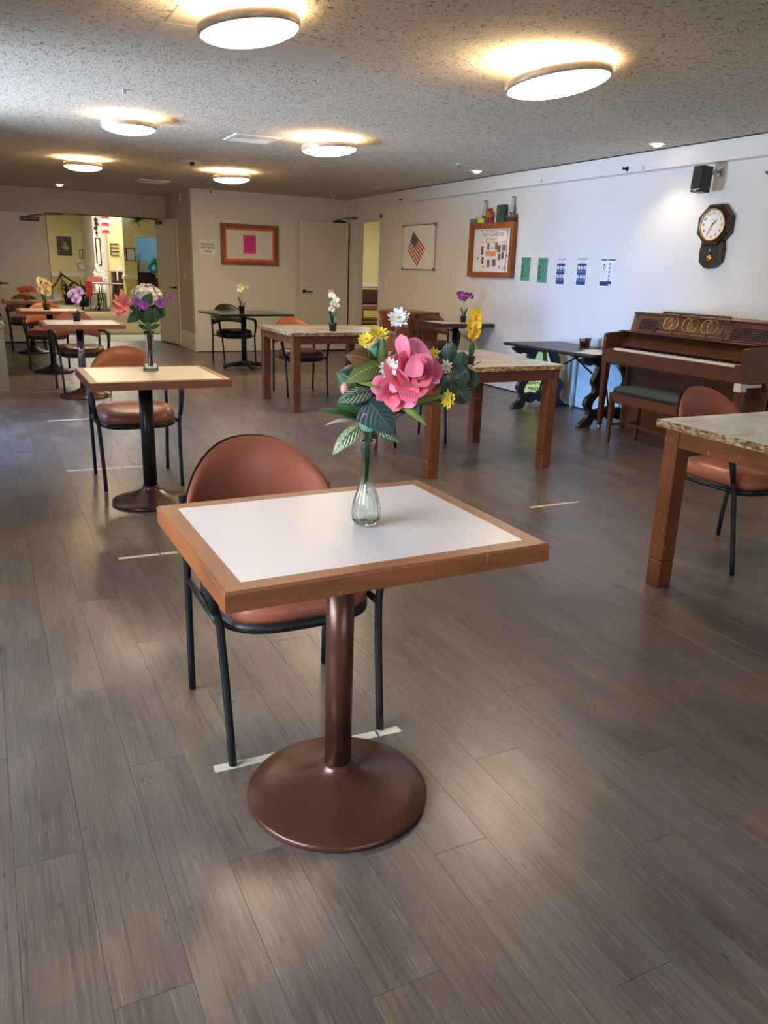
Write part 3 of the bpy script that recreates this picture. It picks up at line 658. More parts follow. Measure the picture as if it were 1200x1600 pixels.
# ------------------------------------------------------------ stone-look tables on four wooden legs
def block_table(label, x0, y0, w_, d_, rz=0, H=.755, group='stone-topped wooden tables'):
    root = thing('leg_table', label, 'table', (x0, y0, 0), rz, group); e = .032
    # top slab with a slightly chipped edge: core and laminated sheet
    mb = MB(); n = 40; rr = random.Random(int(x0 * 100)); 
    pts = []
    for i in range(n): pts.append((w_ * i / n, 0))
    for i in range(n): pts.append((w_, d_ * i / n))
    for i in range(n): pts.append((w_ * (1 - i / n), d_))
    for i in range(n): pts.append((0, d_ * (1 - i / n)))
    def ring(z, j): return [(x + rr.uniform(0, j) * (1 if x < w_ / 2 else -1), y + rr.uniform(0, j) * (1 if y < d_ / 2 else -1), z) for x, y in pts]
    N = len(pts); lv = [ring(H - e, .003), ring(H - e * .6, .0035), ring(H - e * .25, .003), ring(H - .0015, .0012)]
    vs_ = sum(lv, []); fs = [(k * N + i, k * N + (i + 1) % N, (k + 1) * N + (i + 1) % N, (k + 1) * N + i) for k in range(3) for i in range(N)]
    fs += [tuple(reversed(range(N)))]
    mb.add(vs_, fs).build('edge_core', 'marble_edge', root)
    MB().box((.001, .001, H - .0016), (w_ - .001, d_ - .001, H), .0006).build('top_sheet', 'stone_top', root)
    L = .078; i_ = .03
    for (sx, sy) in ((0, 0), (1, 0), (0, 1), (1, 1)):
        cx = i_ + L / 2 if sx == 0 else w_ - i_ - L / 2; cy = i_ + L / 2 if sy == 0 else d_ - i_ - L / 2
        lg = MB().cb((cx, cy, (H - e + .125) / 2), (L, L, H - e - .125), .003).build('leg', 'table_wood', root)
        MB().cb((cx, cy, .061), (L + .001, L + .001, .122), .004).build('leg_extension', 'table_wood', lg)
    z0, z1 = H - e - .078, H - e
    for (a, b, m_) in (((i_ + L, i_ + .006), (w_ - i_ - L, i_ + .028), 'table_wood_x'), ((i_ + L, d_ - i_ - .028), (w_ - i_ - L, d_ - i_ - .006), 'table_wood_x'),
                       ((i_ + .006, i_ + L), (i_ + .028, d_ - i_ - L), 'table_wood_y'), ((w_ - i_ - .028, i_ + L), (w_ - i_ - .006, d_ - i_ - L), 'table_wood_y')):
        MB().box((a[0], a[1], z0), (b[0], b[1], z1), .002).build('apron', m_, root)
    return root
SG = 'stone-topped tables on square wooden legs'
block_table('stone-topped wooden table with the white orchid, nearest the back wall', 2.555, 7.09, 1.10, 1.03, 0, .753, SG)
block_table('stone-topped wooden table with the yellow orchid, in front of the black trestle table', 2.545, 4.43, 1.08, 1.07, 0, .742, SG)
block_table('stone-topped wooden table cut by the right edge of the picture', 2.572, 1.36, 1.10, 1.15, radians(-.5), .755, SG)

# ------------------------------------------------------------ floor tape
def tape(label, x0, x1, y, rz=0, w_=.026, cuts=(), group='strips of tape on the floor'):
    root = thing('floor_tape', label, 'tape', ((x0 + x1) / 2, y, 0), rz, group); L = x1 - x0; rr = random.Random(int(x0 * 1000)); segs = [0, *cuts, 1]
    for a, b in zip(segs[:-1], segs[1:]):
        n = 10; A = -L / 2 + a * L + .006 * (a > 0); B = -L / 2 + b * L; lo = [(A + (B - A) * i / n, -w_ / 2 + rr.uniform(-.0012, .0012)) for i in range(n + 1)]
        hi = [(A + (B - A) * i / n + (rr.uniform(-.006, .006) if i in (0, n) else 0), w_ / 2 + rr.uniform(-.0012, .0012)) for i in range(n, -1, -1)]
        p = lo + hi; k = len(p); mb = MB()
        mb.add([(x, y_, .0002) for x, y_ in p] + [(x, y_, .0009) for x, y_ in p], [tuple(reversed(range(k))), tuple(range(k, 2 * k))] + [(i, (i + 1) % k, (i + 1) % k + k, i + k) for i in range(k)])
        mb.build('tape_piece', 'tape', root)
FG = 'pale tape strips marking chair places'
tape('torn pale tape strip under the front feet of the nearest chair, beside the disc base', .445, 1.012, 1.858, radians(-2.5), .032, (.62, .86), FG)
tape('pale tape strip on the floor left of the nearest chair', .456, .80, 3.643, radians(-2), .026, (.55, .8), FG)
tape('pale tape strip under the chair of the hydrangea table', .398, .95, 5.436, radians(-2.5), .024, (.62,), FG)
tape('pale tape strip behind the chair of the hydrangea table', .414, .80, 7.315, radians(2), .03, (), FG)
tape('faint tape strip beside the base of the lilac orchid table', .36, .66, 9.02, radians(1), .02, (), FG)
tape('pale tape strip on the open floor between the foreground table and the right-hand table', 2.83, 3.205, 3.658, 0, .024, (.3, .62), FG)

# ------------------------------------------------------------ ceiling lamps and fittings
def ceiling_lamp(label, x, y, r=.225, group=None, tilt=0, dm='lamp_diffuser'):
    root = thing('ceiling_lamp', label, 'lamp', (x, y, ZC), 0, group)
    ang = -math.atan2(x, y)                    # the bowl hangs a little out of level
    Tm = RZ(ang) @ T_(0, 0, -.07) @ RY(-radians(tilt)) @ T_(0, 0, .07 - r * sin(radians(tilt)) * .55)
    MB().lathe([(0, 0), (.11, 0), (.11, -.012), (.07, -.03), (0, -.03)], 32).tube([(0, 0, -.02), (0, 0, -.10)], .012, 8).build('mounting_pan', 'white_paint', root)
    MB().lathe([(r - .004, -.050), (r, -.050), (r + .003, -.056), (r + .003, -.084), (r - .002, -.090), (r - .009, -.090), (r - .009, -.056), (r - .004, -.050)], 64, Tm).build('rim', 'lamp_ring', root)
    MB().lathe([(0, -.132), (r * .25, -.131), (r * .5, -.125), (r * .75, -.113), (r * .92, -.098), (r - .010, -.086)], 56, Tm, cap=False).build('diffuser', dm, root)
    MB().tube([(.135 * cos(2 * pi * k / 32), .135 * sin(2 * pi * k / 32), -.058) for k in range(33)], .014, 8, Tm, caps=False).build('bulb', 'lamp_bulb', root)
    for k in range(3):
        a = k * 2 * pi / 3; MB().tube([(.08 * cos(a), .08 * sin(a), -.012), ((r - .01) * cos(a), (r - .01) * sin(a), -.06)], .003, 6, Tm).build('bracket', 'steel', root)
    return root
LG = 'round glowing ceiling lamps'
for i, (x, y, l) in enumerate(((1.188, 3.836, 'largest round ceiling lamp, nearest the camera on the left, in a smooth ceiling patch'), (2.895, 3.836, 'round ceiling lamp nearest the camera on the right'),
                  (1.188, 7.027, 'round ceiling lamp of the left row, in the middle'), (2.895, 7.027, 'round ceiling lamp of the right row, in the middle, right of the square vent'),
                  (1.188, 10.137, 'farthest round ceiling lamp of the left row, towards the double doorway'), (2.895, 10.137, 'farthest round ceiling lamp of the right row, above the bulletin board wall'))):
    ceiling_lamp(l, x, y, (.225, .28, .21, .245, .21, .225)[i], LG, (8, 9, 0, 4, 0, 2)[i], ('lamp_diffuser', 'lamp_diffuser', 'lamp_diffuser_mid', 'lamp_diffuser_mid', 'lamp_diffuser_far', 'lamp_diffuser_far')[i])
def downlight(label, x, y, on=True, p=18):
    root = thing('downlight', label, 'lamp', (x, y, ZC), 0, 'small recessed ceiling spots')
    MB().lathe([(.075, 0), (.078, -.004), (.070, -.008), (.052, -.008), (.048, -.002), (.048, 0)], 32).build('trim_ring', 'white_paint', root)
    MB().lathe([(.0, -.030 if on else -.012), (.03, -.024 if on else -.01), (.045, -.008 if on else -.006), (.046, -.002)], 24).build('spot_bulb', 'spot_glow' if on else 'spot_off', root)
    if on:
        l = bpy.data.lights.new('spot', 'SPOT'); l.energy = p; l.color = (1, .80, .62); l.spot_size = radians(110); l.spot_blend = .7; l.shadow_soft_size = .04
        o = bpy.data.objects.new('spot_light', l); col.objects.link(o); o.parent = root; o.location = (0, 0, -.05)
downlight('lit recessed spot nearest the camera, above the wall clock', 5.245, 5.50, p=15)
downlight('lit recessed spot above the birthday board', 5.098, 8.07, p=8)
downlight('lit recessed spot above the left door leaf of the double doorway', 1.252, 13.73, p=8)
downlight('unlit recessed spot near the far end of the white soffit', 5.078, 10.57, False)
def vent(label, x, y, s, slats, dirx=True):
    root = thing('ceiling_vent', label, 'vent', (x, y, ZC), 0, 'white ceiling air vents'); h = s / 2
    MB().box((-h, -h, -.012), (h, -h + .045, 0), .003).box((-h, h - .045, -.012), (h, h, 0), .003).box((-h, -h + .045, -.012), (-h + .045, h - .045, 0), .003).box((h - .045, -h + .045, -.012), (h, h - .045, 0), .003).build('frame', 'vent_white', root)
    MB().box((-h + .04, -h + .04, -.003), (h - .04, h - .04, -.001)).build('duct_shade', 'vent_dark', root)  # flat dark sheet: shade behind the slats put into the colour
    for i in range(slats):
        p = -h + .06 + (s - .12) * i / (slats - 1)
        if i == slats // 2: continue
        MB().box((-h + .045, -.003, -.0015), (h - .045, .003, .0015), 0, T_(0, p, -.010) @ RX(.7 if p < 0 else -.7) @ Matrix.Diagonal((1, 4, 1, 1))).build('slat', 'vent_white', root)
    if slats > 6: MB().cb((.02, .03, -.011), (.09, .06, .004), .001, RZ(.3)).build('loose_tab', 'vent_white', root)
vent('square louvred air vent between the two middle round lamps', 2.33, 7.47, .42, 9)
vent('far flat air vent near the double doorway', 2.33, 12.13, .42, 6)
sd = thing('smoke_detector', 'white disc with black nub on the ceiling between the two air vents', 'detector', (2.26, 9.51, ZC))
MB().lathe([(.0, -.010), (.11, -.008), (.125, -.002), (.125, 0)], 32).build('plate', 'vent_white', sd); MB().lathe([(0, -.045), (.018, -.045), (.026, -.03), (.026, -.01)], 14, T_(.01, 0, 0)).build('nozzle', 'plastic', sd)
def sprinkler(label, x, y, m_='steel', s=1.0):
    root = thing('ceiling_sprinkler', label, 'sprinkler', (x, y, ZC), 0, 'small ceiling sprinklers and sensors')
    MB().lathe([(0, -.008 * s), (.03 * s, -.006 * s), (.036 * s, 0)], 20).build('escutcheon', 'vent_white', root)
    MB().lathe([(0, -.05 * s), (.016 * s, -.05 * s), (.017 * s, -.046 * s), (.006 * s, -.043 * s), (.006 * s, -.006 * s)], 12).build('head', m_, root)
sprinkler('small sprinkler head on the ceiling left of the second recessed spot', 4.66, 7.74)
sprinkler('brass sprinkler hanging in front of the bulletin-board wall', 3.27, 12.6, 'gold', 1.3)
sprinkler('small white sensor on the ceiling near the far right corner', 5.07, 12.15, 'white_paint', 1.5)
sprinkler('tiny sprinkler near the double doorway, by the far air vent', 2.56, 13.3, 'steel')
hk = MB().tube([(0, 0, 0), (0, 0, -.02), (.015, .03, -.03), (.04, .05, -.02), (.05, .07, -.035)], .004, 6).build('wire_hook', 'steel'); hk.location = (4.26, 4.11, ZC); tag(hk, 'thin curled wire hook hanging from the ceiling right of the big right lamp', 'hook')
hk = MB().box((-.012, -.008, -.03), (.012, .008, 0), .002).build('ceiling_tab', 'white'); hk.location = (1.0, 6.01, ZC); tag(hk, 'small white plastic tab hanging from the ceiling between the left lamps', 'tab')

# ------------------------------------------------------------ things on the walls
def wallroot(name, label, cat, side, a, z, group=None, out=0):
    """side R: on the right wall at y=a; B: on the back wall at x=a; local x runs to the viewer's right"""
    if side == 'R': return thing(name, label, cat, (X1 - out, a, z), -pi / 2, group)
    return thing(name, label, cat, (a, YB - out, z), 0, group)
def frame_parts(root, w_, h_, bw, dp, mats, out=0):
    a, b = w_ / 2, h_ / 2
    for s in (-1, 1):
        p = [(-a, s * b), (a, s * b), (a - bw, s * (b - bw)), (-a + bw, s * (b - bw))]
        if s > 0: p = p[::-1]
        MB().prism(p, -dp, -.001).build('frame_rail', mats[0], root)
        p = [(s * a, -b), (s * a, b), (s * (a - bw), b - bw), (s * (a - bw), -b + bw)]
        if s < 0: p = p[::-1]
        MB().prism(p, -dp, -.001).build('frame_rail', mats[1], root)
# bulletin board with scalloped border
r = wallroot('bulletin_board', 'wood-framed bulletin board with a scalloped coral border and one pink sheet', 'board', 'B', 3.905, 1.655)
frame_parts(r, .935, .61, .058, .04, ('board_wood', 'board_wood_z'))
MB().box((-.41, -.014, -.247), (.41, -.006, .247)).build('backing_paper', 'paper', r)
mb = MB()
def scal(x, z, dx, dz): mb.lathe([(0, 0), (.0235, 0), (.0235, .001), (0, .001)], 12, T_(x, -.0155, z) @ RX(pi / 2), smooth=False)
for i in range(19): 
    for s in (-1, 1): scal(-.395 + .79 * i / 18, s * .232, 0, 0)
for i in range(1, 11):
    for s in (-1, 1): scal(s * .395, -.232 + .464 * i / 11, 0, 0)
mb.build('scalloped_border', 'coral', r)
pk = MB().box((-.105, -.0185, -.135), (.10, -.017, .145), .0004).build('pink_sheet', 'pink_paper', r)
mb = MB()
for k, s_ in enumerate(('SOCIAL HOUR', 'WELCOME BACK', 'EVERY FRIDAY', 'IN THE', 'DINING ROOM', 'AT 3:00 PM', 'PLEASE JOIN', 'US')): put_text(mb, s_, .024, T_(0, -.0187, .115 - .031 * k) @ TXT)
mb.build('sheet_lettering', 'navy', pk)
MB().lathe([(0, .0), (.006, 0), (.006, .004), (0, .004)], 10, T_(-.0, -.042, -.276) @ RX(pi / 2)).build('lock', 'steel', r)
# paper sign
r = wallroot('paper_sign', 'white paper sign reading PLEASE DO NOT MOVE TABLE', 'sign', 'B', 3.238, 1.588)
MB().box((-.13, -.004, -.106), (.13, -.001, .106), .0005).build('sheet', 'white', r)
mb = MB()
for k, s_ in enumerate(('PLEASE DO', 'NOT MOVE', 'TABLE')): put_text(mb, s_, .042, T_(0, -.0045, .05 - .052 * k) @ TXT, .0008)
mb.build('lettering', 'black', r)
# whiteboard with flag
r = wallroot('whiteboard', 'small whiteboard with a printed American flag turned on its corner', 'board', 'R', 10.22, 1.66)
MB().box((-.455, -.014, -.295), (.455, -.002, .295), .002).build('panel', 'white', r)
for lo, hi in (((-.47, -.02, .29), (.47, -.001, .305)), ((-.47, -.02, -.305), (.47, -.001, -.29)), ((-.47, -.02, -.29), (-.455, -.001, .29)), ((.455, -.02, -.29), (.47, -.001, .29))):
    MB().box(lo, hi, .003).build('frame_rail', 'steel', r)
for sx in (-1, 1):
    for sz in (-1, 1): MB().cb((sx * .455, -.012, sz * .29), (.045, .024, .045), .006).build('corner_cap', 'grey_print', r)
# flag print: a diamond sheared as in the photograph, 13 stripes running down to the right
A_ = Vector((-.16, .215)); B_ = Vector((.20, -.02)); C_ = Vector((-.0, -.265)); D_ = Vector((-.315, -.03))   # top, right, bottom, left
def fp(u, v):   # u along stripes, v across stripes
    p = A_.lerp(D_, v) ; q = B_.lerp(C_, v); return p.lerp(q, u)
fl = MB(); 
for k in range(0, 13, 2):
    q = [fp(0, k / 13), fp(1, k / 13), fp(1, (k + 1) / 13), fp(0, (k + 1) / 13)]
    fl.add([(p.x, -.0150, p.y) for p in q], [(0, 1, 2, 3)])
fo = fl.build('flag_red_stripes', 'red', r)
q = [fp(0, 0), fp(.45, 0), fp(.45, 7 / 13), fp(0, 7 / 13)]
MB().add([(p.x, -.0154, p.y) for p in q], [(0, 1, 2, 3)]).build('flag_canton', 'navy', r)
mb = MB()
for i in range(6):
    for j in range(5):
        p = fp(.04 + .075 * i, .05 + .105 * j); mb.add([(p.x + .010 * cos(a_) * (1 if k % 2 else .45), -.0157, p.y + .010 * sin(a_) * (1 if k % 2 else .45)) for k, a_ in enumerate([pi * m_ / 5 for m_ in range(10)])], [tuple(range(10))])
mb.build('flag_stars', 'white', r)
# birthday board
BY = 8.36
r = wallroot('display_board', 'deep oak-framed glass display board reading Let\'s Celebrate BIRTHDAYS, full of small photos', 'board', 'R', BY, 1.605)
frame_parts(r, .94, .62, .062, .06, ('board_wood', 'board_wood_z'))
MB().box((-.41, -.02, -.25), (.41, -.01, .25)).build('backing_paper', 'paper', r)
bn = MB().box((-.26, -.024, .09), (.28, -.021, .235), .0005).build('banner', 'cream_face', r)
mb = MB(); put_text(mb, "Let's Celebrate", .075, T_(.01, -.0245, .185) @ TXT, .0006); put_text(mb, 'BIRTHDAYS', .048, T_(-.02, -.0245, .125) @ TXT, .0004); mb.build('banner_lettering', 'grey_print', bn)
mb = MB(); rr = random.Random(4)
for k in range(60):
    x = rr.uniform(-.255, .275); z = rr.choice([rr.uniform(.09, .10), rr.uniform(.222, .233)]) if rr.random() < .7 else rr.uniform(.095, .23)
    if -.2 < x < .22 and .1 < z < .22: continue
    mb.cb((x, -.0247, z), (.012, .0006, .008), 0)
mb.build('confetti', 'gold', bn)
for (x, z, w_, h_) in ((-.21, -.0, .055, .10), (-.08, .045, .045, .08), (.09, .05, .05, .085), (.15, .02, .07, .08), (.25, .03, .07, .065), (-.19, -.115, .05, .08), (-.06, -.15, .055, .085), (.06, -.14, .07, .08), (.165, -.075, .055, .07), (.235, -.055, .05, .08)):
    MB().cb((x, -.0225, z), (w_, .002, h_), .0003).build('photo_print', 'skin_photo', r)
MB().cb((-.02, -.0225, -.035), (.22, .002, .06), .0003).build('orange_card', 'orange', r)
for (x, z) in ((-.30, -.09), (.32, -.06), (-.17, -.19), (.18, -.19), (.28, -.2), (.0, .03)):
    MB().add([(x + .022 * cos(a_) * (1 if k % 2 else .45), -.0215, z + .022 * sin(a_) * (1 if k % 2 else .45)) for k, a_ in enumerate([pi * m_ / 5 for m_ in range(10)])], [tuple(range(10))]).build('star_sticker', 'grey_print', r)
MB().lathe([(0, 0), (.007, 0), (.007, .006), (0, .006)], 10, T_(-.02, -.066, -.285) @ RX(pi / 2)).build('lock', 'steel', r)
MB().box((.36, -.063, -.25), (.366, -.06, .25)).build('door_gap', 'gasket', r)
# things standing on the board's top (z = 1.915)
zt = 1.9155
def onboard(name, label, cat, y): return thing(name, label, cat, (X1 - .035, y, zt), -pi / 2, 'ornaments on top of the birthday board')
r = onboard('gift_box', 'small grey patterned box at the left end of the board top', 'box', 8.755); MB().box((-.07, -.025, 0), (.065, .025, .058), .002).build('carton', 'grey_print', r); MB().box((-.072, -.027, .045), (.067, .027, .060), .002).build('lid', 'steel', r)
r = onboard('gift_box', 'small green and yellow box beside the grey one on the board top', 'box', 8.59); MB().box((-.085, -.022, 0), (.075, .022, .062), .002).build('carton', 'green_print', r); MB().box((-.06, -.0235, .01), (.07, -.0222, .055)).build('label_print', 'yellow_plastic', r)
r = onboard('toy_house', 'little red wooden house with a brown pitched roof and blue door on the board top', 'ornament', 8.435)
MB().box((-.05, -.022, 0), (.06, .022, .08), .002).build('body', 'red', r); MB().prism([(-.075, .07), (.075, .07), (.045, .125), (-.03, .14)], -.03, .03).build('roof', 'terracotta', r); MB().box((.0, -.026, 0), (.05, -.023, .05), .001).build('door', 'blue', r); MB().box((-.03, -.015, .13), (-.012, .01, .165), .001).box((.03, -.015, .12), (.04, .01, .165), .001).build('chimney', 'red', r)
r = onboard('gift_bag', 'upright dark green card with a gold star on the board top', 'card', 8.185)
MB().box((-.085, -.018, 0), (.085, .012, .19), .003).build('body', 'dark_green', r)
MB().add([(-.035 + .045 * cos(a_) * (1 if k % 2 else .4), -.0188, .12 + .045 * sin(a_) * (1 if k % 2 else .4)) for k, a_ in enumerate([pi * m_ / 5 for m_ in range(10)])], [tuple(range(10))]).build('gold_star', 'gold', r)
r = onboard('gift_box', 'small brown and grey box at the right end of the board top', 'box', 7.975); MB().box((-.075, -.025, 0), (.075, .025, .072), .002).build('carton', 'brown_metal', r); MB().box((-.077, -.027, .05), (.077, .027, .074), .002).build('lid', 'skin_photo', r)
def vase_prof(): return [(0, .002), (.026, .002), (.028, .01), (.030, .04), (.022, .09), (.014, .13), (.013, .17), (.018, .195), (.0165, .195), (.0115, .17), (.0125, .13), (.020, .09), (.028, .04), (.025, .012), (0, .010)]
o = MB().lathe(vase_prof(), 24).build('bud_vase', 'clear'); o.location = (X1 - .045, 8.515, zt + .0005); tag(o, 'clear glass bud vase standing on the green box on the board top', 'vase', 'clear bud vases on the board top')
o.location = (X1 - .036, 8.548, zt + .0626)
o2 = o.copy(); col.objects.link(o2); o2.location = (X1 - .035, 7.975, zt + .0745); o2['label'] = 'clear glass bud vase standing on the brown box on the board top'
# safety posters
def poster(label, y, w_, h_, z, kindp):
    r = wallroot('wall_poster', label, 'poster', 'R', y, z, 'row of information posters')
    a, b = w_ / 2, h_ / 2
    if kindp == 'green':
        MB().box((-a, -.004, -b), (a, -.001, b), .0005).build('laminated_sheet', 'paper', r)
        MB().box((-a + .004, -.0048, -b + .006), (a - .016, -.004, b - .004)).build('green_print', 'green_print', r)
        mb = MB(); put_text(mb, 'STOP THE SPREAD', .022, T_(-.01, -.0052, b - .03) @ TXT, 0, .8); put_text(mb, 'OF GERMS', .020, T_(-.01, -.0052, b - .055) @ TXT, 0)
        for k in range(3):
            z_ = b - .105 - .052 * k
            for j in range(3): put_text(mb, ('wash your hands', 'cover your cough', 'wear a face mask')[(j + k) % 3], .012, T_(.012, -.0052, z_ + .014 - .014 * j) @ TXT)
        mb.build('lettering', 'dark_green', r)
        for k in range(3): 
            mm = MB(); mm.lathe([(.012, 0), (.019, 0), (.019, .001), (.012, .001), (.012, 0)], 20, T_(-a + .035, -.005, b - .105 - .052 * k) @ RX(pi / 2), smooth=False).cb((-a + .035, -.0055, b - .105 - .052 * k), (.008, .001, .016)); mm.build('icon', 'black', r)
    elif kindp == 'blue':
        MB().box((-a, -.004, -b), (a, -.001, b), .0005).build('laminated_sheet', 'white', r)
        MB().box((-a + .01, -.0048, -b + .01), (a - .02, -.004, b - .055)).build('blue_print', 'blue', r); MB().box((-a + .012, -.0048, b - .010), (a - .018, -.004, b - .004)).build('blue_print', 'navy', r)
        mb = MB(); put_text(mb, 'STOP THE SPREAD', .021, T_(-.005, -.0052, b - .022) @ TXT, 0, .9); put_text(mb, 'OF GERMS', .016, T_(-.005, -.0052, b - .043) @ TXT); mb.build('title_lettering', 'navy', r)
        cap = MB()
        for j in range(2):
            for i in range(3):
                cx = -a + .036 + .046 * i; cz = b - .098 - .086 * j
                ic = MB().lathe([(0, 0), (.0185, 0), (.0185, .001), (0, .001)], 20, T_(cx, -.005, cz) @ RX(pi / 2), smooth=False).build('round_icon', 'white', r)
                MB().cb((cx, -.0066, cz - .003), (.010, .0006, .018)).build('icon_figure', 'blue', ic)
                for q in range(2): put_text(cap, ('stay at home', 'clean hands', 'cover cough')[(i + j) % 3], .0085, T_(cx, -.0054, cz - .028 - .011 * q) @ TXT)
        cap.build('lettering', 'white', r)
    else:
        MB().box((-a, -.004, -b), (a, -.001, b), .0005).build('laminated_sheet', 'white', r)
        MB().box((-a, -.0048, -b + .008), (a - .03, -.004, -b + .052)).build('dark_footer', 'navy', r); MB().box((a - .075, -.0056, -b + .012), (a - .035, -.0048, -b + .026)).build('footer_mark', 'white', r)
        mb = MB(); put_text(mb, 'PREVENT THE SPREAD', .020, T_(0, -.0052, b - .012) @ TXT, .0012); mb.build('title_lettering', 'dark_green', r)
        mb = MB(); mb.lathe([(.010, 0), (.018, 0), (.018, .001), (.010, .001), (.010, 0)], 20, T_(-.055, -.005, b - .075) @ RX(pi / 2) @ Matrix.Diagonal((1, 1.4, 1, 1)), smooth=False)
        for k in range(5): mb.lathe([(.004, 0), (.011, 0), (.011, .001), (.004, .001), (.004, 0)], 14, T_(.022, -.005, b - .05 - .037 * k) @ RX(pi / 2), smooth=False)
        mb.build('icons', 'navy', r)
        mb = MB()
        for k in range(10): put_text(mb, 'cover your mouth', .009, T_(.062, -.0052, b - .045 - .018 * k) @ TXT); put_text(mb, 'when you are sick', .009, T_(-.05, -.0052, b - .11 - .012 * k) @ TXT) if k < 8 else None
        mb.build('small_lettering', 'grey_print', r)
poster('first green poster from the left, beside the birthday board', 7.668, .19, .268, 1.400, 'green')
poster('second green poster from the left', 7.355, .19, .270, 1.390, 'green')
poster('left one of the two blue posters with six white circles', 7.040, .165, .276, 1.381, 'blue')
poster('right one of the two blue posters with six white circles', 6.700, .17, .276, 1.383, 'blue')
poster('white poster with a dark footer, nearest the clock', 6.312, .20, .266, 1.381, 'white')
# clock
r = wallroot('pendulum_clock', 'dark wooden octagonal pendulum wall clock', 'clock', 'R', 5.035, 1.782)
R8 = .175
oc = [(R8 * cos(pi / 8 + k * pi / 4) * 1.02, R8 * sin(pi / 8 + k * pi / 4)) for k in range(8)]
def ringprism(mb, P0, P1, y0, y1):
    n = len(P0); vs_ = [(x, y0, z) for x, z in P0] + [(x, y1, z) for x, z in P1]
    mb.add(vs_, [(i, i + n, (i + 1) % n + n, (i + 1) % n)[::-1] for i in range(n)])
mb = MB(); sc = lambda P, k: [(x * k, z * k) for x, z in P]
ringprism(mb, oc, oc, -.001, -.055); ringprism(mb, oc, sc(oc, .93), -.055, -.07); ringprism(mb, sc(oc, .93), sc(oc, .76), -.07, -.062); ringprism(mb, sc(oc, .76), sc(oc, .70), -.062, -.045)
mb.add([(x * .72, -.045, z * .72) for x, z in oc], [tuple(range(8))])
mb.build('case', 'clock_wood', r)
low = [(-.105, -.13), (.105, -.13), (.118, -.20), (.112, -.29), (.075, -.325), (.05, -.34), (0, -.35), (-.05, -.34), (-.075, -.325), (-.112, -.29), (-.118, -.20)]
MB().prism(low[::-1], -.048, -.001).build('pendulum_box', 'clock_wood', r)
MB().prism([(-.07, -.16), (-.07, -.30), (.07, -.30), (.07, -.16)], -.050, -.0485).build('window', 'black', r)
MB().lathe([(.122, 0), (.130, .004), (.130, .012), (.120, .014), (.117, .006), (.117, 0), (.122, 0)], 48, T_(0, -.064, 0) @ RX(pi / 2)).build('bezel', 'gold', r)
MB().lathe([(0, 0), (.12, 0), (.12, .003), (0, .003)], 48, T_(0, -.066, 0) @ RX(pi / 2), smooth=False).build('dial', 'cream_face', r)
mb = MB()
for k in range(12):
    a_ = pi / 2 - (k + 1) * pi / 6; put_text(mb, str(k + 1), .034, T_(.094 * cos(a_), -.0695, .094 * sin(a_)) @ TXT, .0006)
put_text(mb, 'quartz', .011, T_(0, -.0695, .04) @ TXT); mb.build('numerals', 'black', r)
def hand(ang, L, wd): return MB().prism([(-wd, -.02), (wd, -.02), (wd * 1.3, L * .7), (0, L), (-wd * 1.3, L * .7)][::-1], -.0735, -.072, RY(radians(ang)))
hand(48, .065, .003).build('hour_hand', 'black', r); hand(207, .095, .002).build('minute_hand', 'black', r)
MB().tube([(0, -.055, -.16), (0, -.055, -.24)], .006, 8).build('pendulum_rod', 'gold', r); MB().lathe([(0, 0), (.030, 0), (.032, .004), (.02, .009), (0, .010)], 28, T_(0, -.052, -.262) @ RX(pi / 2)).build('pendulum_bob', 'gold', r)
# speaker
r = wallroot('wall_speaker', 'small black loudspeaker on a bracket under the soffit, above the clock', 'speaker', 'R', 5.12, 2.03, out=.0)
Mx = RZ(.0) @ T_(0, -.17, .1) @ RX(-.06)
MB().cb((0, 0, 0), (.115, .11, .20), .006, Mx).build('cabinet', 'plastic', r); MB().cb((0, -.058, .012), (.10, .006, .165), .003, Mx).build('grille', 'black', r)
MB().cb((0, -.062, -.083), (.10, .003, .008), 0, Mx).build('silver_strip', 'steel', r); mb = MB(); put_text(mb, 'RCA', .014, Mx @ T_(.0, -.0565, -.093) @ TXT, .0006); mb.build('logo', 'white', r)
MB().tube([(0, -.115, .13), (.02, -.05, .16), (.03, -.002, .17)], .012, 8).cb((.03, -.006, .17), (.05, .008, .07), .002).build('bracket', 'steel', r)
# hooks and plugs on the soffit
for (y, z, l, m_) in ((6.10, 2.303, 'black screw eye on the soffit left of the speaker', 'dark_metal'), (10.61, 2.30, 'black screw at the far end of the soffit', 'dark_metal')):
    o = MB().lathe([(0, 0), (.022, 0), (.016, .012), (.008, .02), (.012, .05), (0, .055)], 14, RY(-pi / 2)).build('screw_eye', m_); o.location = (5.485, y, z); tag(o, l, 'hook')
src = MB().tube([(0, 0, .012), (-.018, 0, .010), (-.024, 0, 0), (-.018, 0, -.012), (-.006, 0, -.014)], .004, 6).lathe([(0, 0), (.014, 0), (.012, .004), (0, .005)], 12, RY(-pi / 2) @ T_(0, 0, 0)).build('cup_hook', 'white_paint')
for i, (y, z, l) in enumerate(((5.886, 2.294, 'white hook beside the black screw eye on the soffit'), (7.382, 2.296, 'white hook on the soffit above the blue posters'), (8.455, 2.308, 'white hook on the soffit above the little red house'), (9.77, 2.306, 'white hook on the soffit above the whiteboard'))):
    o = src if i == 0 else src.copy()
    if i: col.objects.link(o)
    o.location = (5.485, y, z); tag(o, l, 'hook', 'white hooks on the soffit')
o = MB().lathe([(0, 0), (.016, 0), (.012, .006), (.006, .01), (.009, .022), (0, .026)], 10, RY(-pi / 2)).build('brass_plug', 'gold'); o.location = (X1, 4.63, 2.155); tag(o, 'small brass plug in the wall right of the speaker', 'hook')
